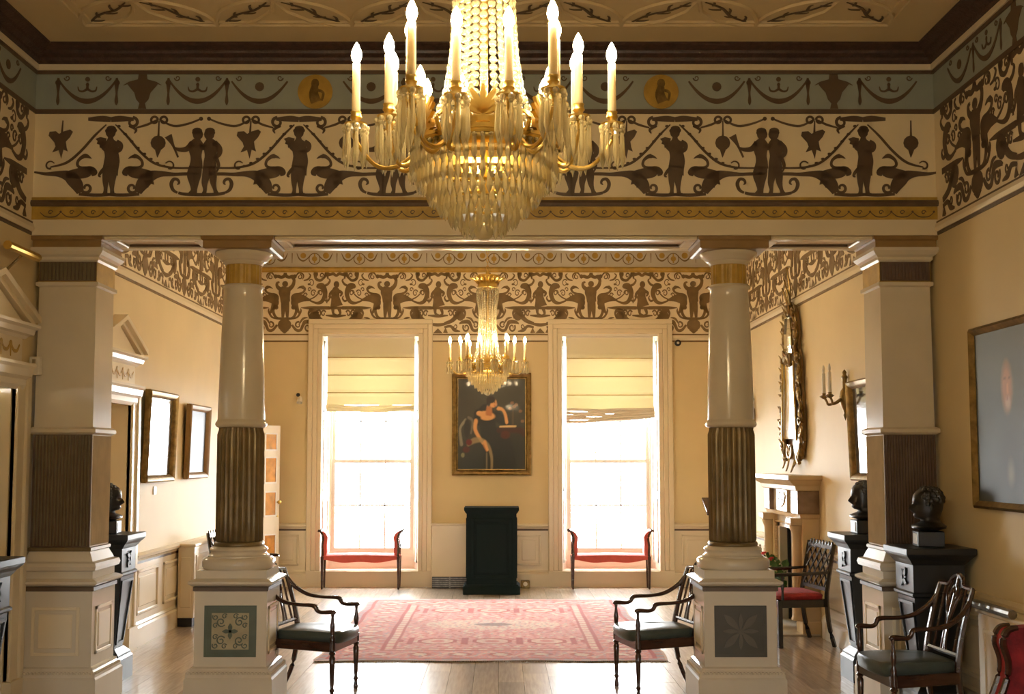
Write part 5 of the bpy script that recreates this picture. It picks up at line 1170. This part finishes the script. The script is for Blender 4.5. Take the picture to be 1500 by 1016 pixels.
RW, RL = 3.08, 4.4
def rug_img():
    W, H = 230, 330; y, x = np.mgrid[0:H, 0:W]; u = (x + .5) / W * RW; v = (y + .5) / H * RL; d = np.minimum(np.minimum(u, RW - u), np.minimum(v, RL - v))
    red, rose, pink, cream, blue, dk = [np.array(rgb(*c_)) for c_ in ((166, 78, 72), (192, 118, 110), (206, 148, 138), (216, 194, 174), (140, 144, 150), (104, 76, 76))]
    rs = np.random.RandomState(2)
    def fbm(f):
        o_ = np.zeros((H, W))
        for k in range(4): o_ += np.sin(u * f * (1 + .37 * k) + 3 * np.sin(v * f * .31 + k) + k * 1.7) * np.sin(v * f * (1 - .11 * k) + 3 * np.sin(u * f * .27 + k * 2))
        return o_ / 2
    im = np.zeros((H, W, 3)); im[:] = pink
    put = lambda m, c_, a=1.0: im.__setitem__(slice(None), np.where(m[..., None], im * (1 - a) + c_ * a, im))
    cu, cv = np.abs(u - RW / 2), np.abs(v - RL / 2)
    f1, f2, f3 = fbm(27), fbm(43), fbm(61)
    put(f1 > .45, rose, .8); put(f1 < -.6, cream, .8); put(f2 > .7, red, .7); put(f3 > .85, blue, .6)
    # octagons and bars at the two ends of the field
    for xc in (0, .52, 1.04):
        ex = np.abs(cu - xc); ey = np.abs(cv - 1.12); oc = np.maximum(np.maximum(ex, ey), (ex + ey) / 1.35)
        put((oc < .19) & (oc > .15), red); put(oc < .15, cream, .5); put(oc < .07, rose)
    put((np.abs(cu - .26) < .035) & (np.abs(cv - 1.12) < .2), red); put((np.abs(cu - .78) < .03) & (np.abs(cv - 1.12) < .2), red)
    md = (cu / .70) ** 2 + (cv / .36) ** 2; put(md < 1, cream, .75); put((md < .9) & (f2 > .3), rose, .7); put((md < .85) & (f3 < -.5), blue, .5); put((cu / .2) ** 2 + (cv / .1) ** 2 < 1, dk, .7)
    # borders
    sd = np.where(np.minimum(u, RW - u) < np.minimum(v, RL - v), v, u)
    for lo, hi, c_, a in ((0, .03, cream, .8), (.03, .09, blue, .7), (.09, .13, red, 1), (.52, .56, red, 1), (.56, .63, cream, .7), (.63, .66, red, .9)): put((d >= lo) & (d < hi), c_, a)
    mb2_ = (d >= .13) & (d < .52); put(mb2_, rose, .45)
    ro = (np.mod(sd, .36) - .18) ** 2 / .012 + (d - .325) ** 2 / .010; put(mb2_ & (ro < 1), red, .8); put(mb2_ & (ro < .35), cream, .8); put(mb2_ & (np.abs(d - .325 - .11 * np.sin(sd * 17.45)) < .02), cream, .7); put(mb2_ & (f3 > .5), blue, .5)
    for lo, hi in ((.03, .09), (.56, .63)): put((d >= lo) & (d < hi) & (np.sin(sd * 42) > .2), rose, .7)
    im *= (.84 + .24 * rs.rand(H, W))[..., None]; im *= (1 + .10 * fbm(3))[..., None]
    return np.clip(im, 0, 1)
img = rug_img(); H_, W_ = img.shape[:2]
xs = np.linspace(-RW / 2, RW / 2, W_); ys = np.linspace(RL / 2, -RL / 2, H_); X, Y = np.meshgrid(xs, ys)
Xj = X + .014 * np.sin(Y * 6) * (np.abs(X) / RW * 2) ** 4 + .012 * np.sin(X * 7) * 0; Yj = Y + .02 * np.sin(X * 5.3) * (np.abs(Y) / RL * 2) ** 6
Z = .0135 + .0025 * np.sin(X * 9 + 1) * np.sin(Y * 7)
r = thing('persian_rug', 'worn pink-red patterned oriental rug on the floorboards before the lectern cabinet', 'rug', (-.085, 12.40, 0), 0)
v = np.stack([Xj, Yj, Z], -1).reshape(-1, 3); i = np.arange((H_ - 1) * (W_ - 1)); r_, c_ = i // (W_ - 1), i % (W_ - 1); a = r_ * W_ + c_
f = np.stack([a + W_, a + W_ + 1, a + 1, a], -1); me = bpy.data.meshes.new('pile'); me.from_pydata(v.tolist(), [], f.tolist()); me.materials.append(M_RUGV)
ca = me.color_attributes.new('Col', 'FLOAT_COLOR', 'POINT'); ca.data.foreach_set('color', np.concatenate([img.reshape(-1, 3), np.ones((H_ * W_, 1))], 1).astype(np.float32).ravel()); link('pile', me, r)
b = MB(); bp_ = [(-RW / 2 - .0, -RL / 2), (RW / 2, -RL / 2), (RW / 2, RL / 2), (-RW / 2, RL / 2)]
b.box(-RW / 2 + .012, RW / 2 - .012, -RL / 2 + .015, RL / 2 - .015, .001, .008); b.build('backing', M_BLOCK, r, smooth=0)
rs = random.Random(5); b = MB()
for sy in (-1, 1):
    for k in range(190):
        x = -RW / 2 + RW * (k + .5) / 190; yy = sy * RL / 2 + .02 * math.sin(x * 5.3) * sy * 0; b.tube([(x, sy * (RL / 2 - .01), .008), (x + rs.uniform(-.008, .008), sy * (RL / 2 + .02), .005), (x + rs.uniform(-.015, .015), sy * (RL / 2 + rs.uniform(.03, .05)), .003)], .0028, 4)
stuff(b.build('fringe', M_PANELO, r))

# ------------------------------------------------------------------ fireplace, mirror, sconces
FY = 12.40
r = thing('fireplace', 'buff and brown marble chimneypiece with a tall mantel under the gilt mirror', 'fireplace', (XR, FY, 0), -PI / 2)   # local x = -Y of the room, local -y = into the room
B = MB
for s in (-1, 1):
    x0, x1 = sorted((s * .50, s * .72)); j = B().box(x0, x1, -.17, .0, 0, 1.16).build('jamb', M_MARBLE, r, bevel=.004, smooth=0)
    x0, x1 = sorted((s * .49, s * .735)); B().box(x0, x1, -.19, .0, 0, .14).build('plinth_block', M_MARBLE, r, bevel=.006, smooth=0)
    B().lathe([(.065, .14), (.07, .16), (.058, .18), (.056, .2), (.052, 1.0), (.056, 1.02), (.07, 1.05), (.075, 1.08), (.06, 1.09)], 24, s * .61, -.20).build('pillar', M_MARBLE, r, smooth=50)
    B().sq([(.09, .09, 1.085), (.095, .095, 1.11), (.095, .095, 1.16)], s * .61, -.19).build('capital', M_MARBLE, r, bevel=.004, smooth=0)
    x0, x1 = sorted((s * .48, s * .74)); B().box(x0, x1, -.22, .0, 1.20, 1.43).build('end_block', M_MARBLED, r, bevel=.004, smooth=0)
    x0, x1 = sorted((s * .40, s * .495)); B().box(x0, x1, -.13, -.0, .0, 1.06).build('marble_slip', M_SLIP, r, smooth=0)
    for k in range(30): B().ball((s * .505, -.155, .17 + .03 * k), .012, 6, 4).build('bead', M_MARBLE, r) if k == 0 and s == -1 else None
b = B()
for s in (-1, 1):
    for k in range(33): b.ball((s * .492, -.15, .12 + .029 * k), .012, 6, 4)
for k in range(34): b.ball((-.48 + .029 * k, -.15, 1.075), .012, 6, 4)
stuff(b.build('bead_moulding', M_MARBLE, r))
B().box(-.50, .50, -.13, 0, 1.02, 1.16).build('marble_slip', M_SLIP, r, smooth=0)
b = B(); b.rings([[(-.72 - o_, .0, z), (.72 + o_, .0, z), (.72 + o_, -.17 - o_, z), (-.72 - o_, -.17 - o_, z)] for o_, z in ((0, 1.15), (.02, 1.16), (.03, 1.19), (.04, 1.20))]); b.build('architrave', M_MARBLE, r, smooth=0)
B().box(-.50, .50, -.17, 0, 1.20, 1.43).build('frieze', M_SLIP, r, smooth=0)
t = B().box(-.22, .22, -.20, 0, 1.20, 1.43).build('centre_tablet', M_MARBLE, r, bevel=.004, smooth=0)
s = Sil(); s.T = .012; s.blob(0, .03, .05); s.stroke([(-.17, .06), (-.08, -.02), (0, -.03), (.08, -.02), (.17, .06)], [.02, .035, .04, .035, .02]); s.curl(-.1, .05, .04, .01, 0, 1.2, .016, .01); s.curl(.1, .05, .04, .01, PI, -1.2, .016, .01); s.stroke([(0, .08), (0, -.07)], [.02, .035])
o = link('tablet_carving', s.mesh('tablet_carving', M_SLIP, 1), t); M = Matrix.Identity(4); M[1][1] = 0; M[1][2] = -1; M[2][1] = 1; M[2][2] = 0; M[1][3] = -.2; M[2][3] = 1.31; o.matrix_local = M
b = B(); b.rings([[(-.74 - o_, .0, z), (.74 + o_, .0, z), (.74 + o_, -.22 - o_, z), (-.74 - o_, -.22 - o_, z)] for o_, z in ((0, 1.43), (.02, 1.44), (.03, 1.48), (.06, 1.50), (.10, 1.535), (.12, 1.545), (.12, 1.585))]); b.build('mantel_shelf', M_MARBLE, r, smooth=0)
b = B(); b.box(-.41, .41, -.02, .33, -.0, .012).box(-.41, -.38, -.05, .33, 0, 1.05).box(.38, .41, -.05, .33, 0, 1.05).box(-.41, .41, .30, .33, 0, 1.05).box(-.41, .41, -.04, .33, 1.02, 1.05); b.build('firebox', M_IRON, r, smooth=0)
b = B(); b.box(-.39, -.27, -.02, .0, .02, 1.02).box(.27, .39, -.02, 0, .02, 1.02).box(-.27, .27, -.02, 0, .78, 1.02); b.build('register_plate', M_SLATE, r, bevel=.004, smooth=0)
g = B(); [g.box(-.26, .26, -.0, .015, .2 + .06 * k, .215 + .06 * k) for k in range(5)]; g.box(-.27, -.25, -.01, .03, 0, .5).box(.25, .27, -.01, .03, 0, .5); g.build('fire_grate', M_IRON, r, smooth=0)
B().box(-.74, .74, -.60, -.02, .001, .02).build('hearth_stone', M_SLIP, r, bevel=.004, smooth=0)

# rococo mirror above it
r = thing('mirror', 'tall gilt rococo mirror with carved scrolling frame above the fireplace', 'mirror', (XR - .01, 12.45, 1.665), -PI / 2)
def out(z): return float(np.interp(z, [0, .1, .3, .6, .95, 1.12, 1.25, 1.45, 1.65, 1.78], [.14, .33, .43, .40, .36, .36, .26, .27, .20, .06]))
rs = random.Random(11)
gl = [(-.0, .0)]
pl = [(-(out(z) - .13), z) for z in np.linspace(.30, 1.10, 9)]; poly = pl + [(-x, z) for x, z in pl[::-1]]
MB().prism(poly, -.085, -.07, lambda u, v, d: (u, d, v)).build('mirror_glass', M_MIRROR, r, smooth=0)
pl = [(-max(.03, out(z) - .12), z) for z in np.linspace(1.20, 1.60, 6)]; poly = pl + [(-x, z) for x, z in pl[::-1]]
MB().prism(poly, -.085, -.07, lambda u, v, d: (u, d, v)).build('mirror_glass', M_MIRROR, r, smooth=0)
pl = [(-(out(z) - .03), z) for z in np.linspace(.08, 1.74, 18)]; poly = pl + [(-x, z) for x, z in pl[::-1]]
MB().prism(poly, -.03, .0, lambda u, v, d: (u, d, v)).build('backboard', M_BLOCK, r, smooth=0)
for s in (-1, 1):
    b = MB().tube([(s * (out(z) - .05 + .02 * math.sin(z * 14)), -.045, z) for z in np.linspace(.08, 1.76, 30)], [.030 + .012 * math.sin(k * 1.7) for k in range(30)], 8, up=(0, 1, 0)); b.build('frame_moulding', M_OLDGOLD, r)
    b = MB().tube([(s * (out(z) - .12), -.085, z) for z in np.linspace(.28, 1.12, 16)], .012, 6, up=(0, 1, 0)); b.build('inner_moulding', M_GOLD, r)
    for k in range(13):           # leafy scrolls down each side
        z = .1 + 1.6 * k / 12.5; x = s * (out(z) - .03 + rs.uniform(-.01, .03)); R0 = rs.uniform(.035, .06); a0 = rs.uniform(0, 6); sg = rs.choice((-1, 1))
        pts = [(x + s * R0 * (1 - t * .75) * math.cos(a0 + sg * t * 6.5), -.055 - .02 * math.sin(t * 3), z + R0 * (1 - t * .75) * math.sin(a0 + sg * t * 6.5)) for t in np.linspace(0, 1, 14)]
        MB().tube(pts, [.006 + .016 * (1 - t) for t in np.linspace(0, 1, 14)], 6, up=(0, 1, 0)).build('carved_scroll', M_OLDGOLD, r)
        o = leaf_mb(.10, .028, .04).build('carved_leaf', M_OLDGOLD, r); o.location = (x + s * .01, -.06, z); o.rotation_euler = (-.5, s * rs.uniform(.2, 1.3), 0)
for x, z, R0 in ((0, .16, .10), (0, 1.15, .09), (0, 1.70, .07)):
    for s in (-1, 1):
        MB().tube([(x + s * (.02 + R0 * (1 - t * .7) * math.sin(t * 5)), -.08, z - .06 + R0 * 1.3 * (1 - t * .6) * (1 - math.cos(t * 5)) * .8) for t in np.linspace(0, 1, 14)], [.02 * (1 - .6 * t) for t in np.linspace(0, 1, 14)], 6, up=(0, 1, 0)).build('carved_scroll', M_OLDGOLD, r)
    o = leaf_mb(R0 * 1.6, R0 * .5, .03).build('carved_shell', M_OLDGOLD, r); o.location = (x, -.08, z - .05)
for k, (dx, rt, L) in enumerate(((0.05, -.12, .42), (-.05, .35, .24), (.0, -.5, .2), (0, .1, .3))):
    o = leaf_mb(L, .03, .02).build('crest_leaf', M_OLDGOLD, r); o.location = (dx, -.06, 1.72); o.rotation_euler = (0, -rt, 0)
for s, x, z in ((-1, -.28, 0), (1, .25, .02), (-1, -.14, -.03), (1, .12, -.04)):
    o = leaf_mb(.14, .035, .02).build('carved_leaf', M_OLDGOLD, r); o.location = (x, -.06, z + .12); o.rotation_euler = (0, PI + s * .2, 0)

def sconce(label, y):
    r = thing('wall_sconce', label, 'wall light', (XR, y, 2.32), -PI / 2, 'gilt wall sconces')
    MB().lathe([(.001, -.22), (.012, -.19), (.018, -.17), (.01, -.15), (.03, -.10), (.045, -.06), (.05, 0), (.04, .05), (.018, .08), (.022, .16), (.03, .18), (.016, .2), (.02, .225), (.001, .25)], 14, 0, -.03).build('backplate', M_OLDGOLD, r, smooth=50)
    for s in (-1, 1):
        a = MB().tube([(0, -.05, 0), (s * .03, -.10, -.05), (s * .07, -.16, -.07), (s * .085, -.175, -.04), (s * .095, -.195, 0)], [.014, .012, .012, .011, .012], 8, smooth=5).build('arm', M_OLDGOLD, r)
        MB().lathe([(.01, -.02), (.03, -.005), (.042, .005), (.03, .012), (.016, .02), (.018, .035)], 14, s * .095, -.195).build('drip_pan', M_OLDGOLD, a, smooth=50)
        MB().lathe([(.017, .03), (.016, .22), (.006, .222)], 12, s * .095, -.195).build('candle_tube', M_PLAST, a, smooth=50)
        MB().lathe([(.006, .222), (.012, .24), (.014, .255), (.009, .28), (.001, .30)], 10, s * .095, -.195).build('unlit_lamp', M_PLAST, a, smooth=50)
sconce('gilt two-branch wall sconce with unlit candles, between the mirror and right pilaster', 10.62)
sconce('gilt two-branch wall sconce just past the right column, on the window side of the mirror', 14.55)

# ------------------------------------------------------------------ term pedestals and busts
def term(label, x, y, side, m=M_SLATE):
    """square tapering pedestal; decorated face towards the room (local +x)"""
    r = thing('term_pedestal', label, 'pedestal', (x, y, 0), 0 if side > 0 else PI, 'dark tapering pedestals')
    MB().sq([(.17, .17, 0), (.17, .17, .17), (.155, .155, .19), (.155, .155, .205), (.135, .135, .225), (.115, .115, .245), (.112, .112, .25)]).build('plinth', m, r, smooth=0)
    MB().sq([(.105, .105, .25), (.165, .165, .82)]).build('tapered_shaft', m, r, smooth=0)
    b = MB()
    for (ya0, ya1, yb0, yb1, z0, z1) in ((-.088, -.07, -.142, -.12, .28, .79), (.07, .088, .12, .142, .28, .79)): b.rings([[(.108 if z < .5 else .163, a, z), (.108 if z < .5 else .163, c_, z), (.118 if z < .5 else .173, c_, z), (.118 if z < .5 else .173, a, z)] for a, c_, z in ((ya0, ya1, z0), (yb0, yb1, z1))])
    for z0, z1, h in ((.28, .30, .088), (.77, .79, .142)): xx = .105 + .06 * (z0 - .25) / .57; b.box(xx - .01, xx + .012, -h, h, z0, z1)
    b.build('panel_moulding', m, r, smooth=0)
    MB().sq([(.165, .165, .82), (.185, .185, .835), (.185, .185, .85), (.172, .172, .86), (.172, .172, 1.04), (.18, .18, 1.05)]).build('frieze_block', m, r, smooth=0)
    for fx in (0,):
        s = Sil(); s.T = .012
        for k in range(4):
            a = k * PI / 2 + PI / 4; s.stroke([(.01 * math.cos(a), .01 * math.sin(a)), (.045 * math.cos(a), .045 * math.sin(a)), (.075 * math.cos(a + .25), .075 * math.sin(a + .25))], [.014, .035, .006]); a += PI / 4; s.stroke([(0, 0), (.05 * math.cos(a), .05 * math.sin(a))], [.02, .008])
        s.blob(0, 0, .02)
        o = link('rosette', s.mesh('rosette', m, 1), r); M = Matrix.Identity(4); M[0][0] = 0; M[1][0] = 1; M[1][1] = 0; M[2][1] = 1; M[2][2] = 0; M[0][2] = 1; M[0][3] = .172; M[2][3] = .95; o.matrix_local = M
    MB().sq([(.175, .175, 1.04), (.19, .19, 1.06), (.20, .20, 1.075), (.225, .225, 1.10), (.235, .235, 1.115), (.235, .235, 1.15), (.225, .225, 1.155)]).build('cap', m, r, smooth=0)
    return r
term('slate-black tapering pedestal behind the left pilaster, carrying a black bust', -3.165, 9.42, 1)
term('slate-black tapering pedestal cut off by the left edge of the photo', -3.165, 6.98, 1)
term('slate-black tapering pedestal behind the right pilaster, carrying a black bust', 2.93, 9.42, -1)
term('slate-black tapering pedestal in front of the right pilaster, carrying the nearest black bust', 2.93, 8.02, -1)
def bust(label, x, y, z, rz, hair, m=M_BLACKB, k=1.0, card=True):
    r = thing('bust', label, 'bust', (x, y, z), rz, 'black portrait busts'); r.scale = (k, k, k)
    bk = MB().box(-.085, .085, -.085, .085, 0, .10).build('socle', m, r, bevel=.004, smooth=0)
    if card: MB().box(.085, .089, -.05, .05, .015, .085).build('label_card', M_PLAST, r, smooth=0)
    # rows: z, front x, back x, half width
    rows = [(.10, .05, -.06, .06), (.12, .065, -.075, .09), (.15, .105, -.11, .155), (.185, .105, -.115, .165), (.215, .080, -.10, .135), (.24, .055, -.085, .085), (.265, .045, -.078, .070), (.285, .052, -.078, .068), (.30, .078, -.072, .062), (.315, .096, -.078, .066), (.325, .094, -.083, .069), (.335, .090, -.087, .071), (.343, .097, -.09, .073), (.351, .095, -.093, .074), (.362, .094, -.097, .076), (.372, .094, -.099, .078), (.385, .092, -.101, .079), (.398, .090, -.102, .080), (.412, .096, -.103, .081), (.43, .098, -.102, .081), (.455, .093, -.097, .078), (.48, .075, -.085, .068), (.50, .045, -.062, .05), (.512, .005, -.03, .02)]
    n = 40; R = []
    sq_ = lambda z: .10 + (z - .10) * .42 if z < .30 else z - .116
    for zz, fx, bx_, hw in rows:
        ring = []
        for i in range(n):
            a = 2 * PI * i / n; c_, s_ = math.cos(a), math.sin(a); x_ = (fx if c_ > 0 else -bx_) * c_; y_ = hw * s_; aa = a if a < PI else a - 2 * PI
            if .30 < zz < .46 and c_ > 0:
                nose = float(np.interp(zz, [.345, .352, .36, .375, .40, .415], [0, .022, .032, .024, .010, 0])); x_ += nose * math.exp(-(aa / .17) ** 2)
                eye = float(np.interp(zz, [.375, .388, .398, .405], [0, .010, .010, 0])); x_ -= eye * math.exp(-((abs(aa) - .42) / .2) ** 2)
                x_ += float(np.interp(zz, [.40, .412, .425], [0, .006, 0])) * math.exp(-((abs(aa) - .42) / .25) ** 2)
                x_ += float(np.interp(zz, [.322, .328, .334, .337, .343, .347], [0, .005, -.002, .006, .006, 0])) * math.exp(-(aa / .3) ** 2)
            ring.append((x_, y_, sq_(zz)))
        R.append(ring)
    MB().rings(R).build('head_and_shoulders', m, r, smooth=70)
    for s in (-1, 1): MB().ball((-.008, s * .08, .259), .022, 10, 8, (.7, .35, 1.1)).build('ear', m, r)
    b = MB(); rs = random.Random(hair)
    for k_ in range(90):
        th = rs.uniform(.15, 1.25) if k_ % 3 else rs.uniform(-.2, .9); ph = rs.uniform(1.05, 2 * PI - 1.05) if th < .75 else rs.uniform(.3, 2 * PI - .3)
        b.ball((-.008 + .092 * math.cos(th) * math.cos(ph), .078 * math.cos(th) * math.sin(ph), .299 + .092 * math.sin(th)), rs.uniform(.014, .022), 7, 5)
    b.build('hair', m, r)
bust('black bronze bust facing left on the nearest right-hand pedestal', 2.93, 8.02, 1.156, PI - .12, 3, k=1.02)
bust('black bronze bust facing left behind the right pilaster', 2.93, 9.42, 1.156, PI, 5, k=1.05)
bust('black bronze bust half hidden behind the left pilaster', -3.165, 9.42, 1.156, 0.1, 8, k=1.0)

# potted plant by the hearth
r = thing('potted_plant', 'green pot plant with red flowers on the hearth before the fireplace', 'plant', (2.78, 12.55, .021), 0)
MB().lathe([(.09, 0), (.10, .02), (.13, .2), (.145, .21), (.145, .24), (.125, .24), (.12, .22), (.01, .22)], 20).build('pot', M_TERRA, r, smooth=50)
rs = random.Random(9); b = MB(); st = MB()
for k in range(120):
    a = rs.uniform(0, 2 * PI); e = rs.uniform(-.2, 1.4); q = rs.uniform(.18, .36); c_ = Vector((q * math.cos(e) * math.cos(a) * .9, q * math.cos(e) * math.sin(a) * .9, .36 + q * math.sin(e) * 1.0)); i0 = len(b.v)
    L = rs.uniform(.05, .09); b.rings([[(-L * .5 * w_, -.002, L * t), (0, .002, L * t), (L * .5 * w_, -.002, L * t)] for t, w_ in ((0, .1), (.3, .9), (.65, .85), (1, .1))], close=False, cap0=False, cap1=False); b.xf(Matrix.Translation(c_) @ Matrix.Rotation(a, 4, 'Z') @ Matrix.Rotation(rs.uniform(.3, 1.8), 4, 'Y') @ Matrix.Rotation(rs.uniform(-.5, .5), 4, 'X'), i0)
    if k % 3 == 0: st.tube([(0, 0, .22), (c_.x * .5, c_.y * .5, c_.z * .7 + .05), tuple(c_)], [.005, .004, .003], 5, smooth=2)
stuff(b.build('foliage', M_LEAF, r, flip=False, smooth=0)); st.build('stems', M_LEAF, r)
for k, (x, y, z) in enumerate(((0, -.12, .72), (.1, -.05, .66), (-.13, -.1, .60), (-.05, .1, .74), (-.2, .02, .5), (.02, -.2, .55))):
    b = MB()
    for j in range(9): b.ball((x + .03 * math.cos(j * 2.4) * (j / 9), y + .03 * math.sin(j * 2.4) * (j / 9), z + .01 * (j % 3)), .014, 6, 4)
    b.build('flower_head', M_FLOWER, r)

# reading desk glimpsed behind the right column
r = thing('reading_desk', 'dark slanted wooden reading desk glimpsed behind the right column', 'desk', (2.89, 15.35, 0), 0)
MB().sq([(.2, .16, 0), (.2, .16, .05), (.12, .1, .08), (.035, .035, .12), (.03, .03, 1.0)]).build('stand', M_MAHOG, r, smooth=0)
MB().rings([[(x, -.2, 1.02), (x, .2, 1.2), (x, .2, 1.24), (x, -.2, 1.06)] for x in (-.22, .22)]).build('slope', M_MAHOG, r, bevel=.004, smooth=0)
MB().rings([[(x, -.2, 1.05), (x, -.18, 1.06), (x, -.19, 1.10), (x, -.215, 1.09)] for x in (-.22, .22)]).build('book_ledge', M_MAHOG, r, smooth=0)

# small fittings on the walls
r = thing('alarm_sensor', 'small white box sensor on the left edge of the left pilaster', 'sensor', (XL + .06, YC - .0, 2.42), 0)
MB().box(-.035, .035, -.03, .0 + .035, -.065, .065).build('case', M_PLAST, r, bevel=.006, smooth=0); MB().box(-.012, .012, -.034, -.028, .015, .045).build('lens', M_STEEL, r, smooth=0)
r = thing('spotlight', 'small white adjustable spotlight on wall left of the left window', 'wall light', (-2.80, YB, 2.58), 0)
MB().lathe([(.03, 0), (.03, .02), (.012, .03)], 12).xf(Matrix.Rotation(PI / 2, 4, 'X')).build('base', M_PLAST, r); MB().tube([(0, -.02, 0), (.01, -.07, .03), (.02, -.09, .02)], .008, 6).build('stem', M_STEEL, r)
MB().lathe([(.012, 0), (.03, .02), (.042, .10), (.038, .10), (.028, .03)], 14, cap=True).xf(Matrix.Translation((.02, -.1, .03)) @ Matrix.Rotation(2.6, 4, 'X')).build('lamp_shade', M_PLAST, r, smooth=50)
MB().ball((-.01, -.09, .055), .028, 10, 6).build('swivel', M_IRON, r)
r = thing('motion_sensor', 'small dark sensor on picture rail right of the right window', 'sensor', (2.46, YB - .025, 3.36), 0)
MB().lathe([(.02, 0), (.045, .02), (.045, .05), (.02, .06)], 14).xf(Matrix.Rotation(PI / 2, 4, 'X')).build('case', M_IRON, r, smooth=50); MB().ball((0, -.06, 0), .022, 10, 6).build('lens', M_STEEL, r)
r = thing('picture_lamp', 'brass picture lamp on left wall above the near pediment', 'wall light', (XL, 7.86, 3.10), PI / 2)
MB().tube([(-.28, -.16, .06), (.22, -.16, .06)], .03, 10).build('lamp_shade', M_GOLD, r); MB().tube([(0, 0, -.12), (0, -.05, -.05), (0, -.14, .04)], .008, 6, smooth=3).build('bracket', M_OLDGOLD, r); MB().box(-.03, .03, -.012, .0, -.17, -.08).build('backplate', M_OLDGOLD, r, smooth=0)
r = thing('light_switch', 'small white wall plate on left wall under the gilt-framed picture', 'switch', (XL, 11.5, 1.44), PI / 2)
MB().box(-.04, .04, -.01, .0, -.04, .04).build('plate', M_PLAST, r, bevel=.003, smooth=0); MB().box(-.008, .008, -.014, -.01, -.015, .015).build('rocker', M_PLAST, r, smooth=0)
r = thing('floor_socket', 'brass floor socket beside the right foot of the black lectern cabinet', 'socket', (.33, YB - .12, 0), 0)
MB().box(-.06, .06, -.05, .05, 0, .10).build('case', M_OLDGOLD, r, bevel=.006, smooth=0); MB().lathe([(.03, 0), (.03, .01)], 12).xf(Matrix.Translation((0, -.05, .055)) @ Matrix.Rotation(PI / 2, 4, 'X')).build('socket_face', M_PLAST, r)
pl = bpy.data.lights.new('passage_lamp', 'POINT'); pl.energy = 45; pl.color = (1, .85, .62); pl.shadow_soft_size = .12; po = bpy.data.objects.new('passage_lamp', pl); COL.objects.link(po); po.location = (XL - 1.1, 11.4, 2.6)
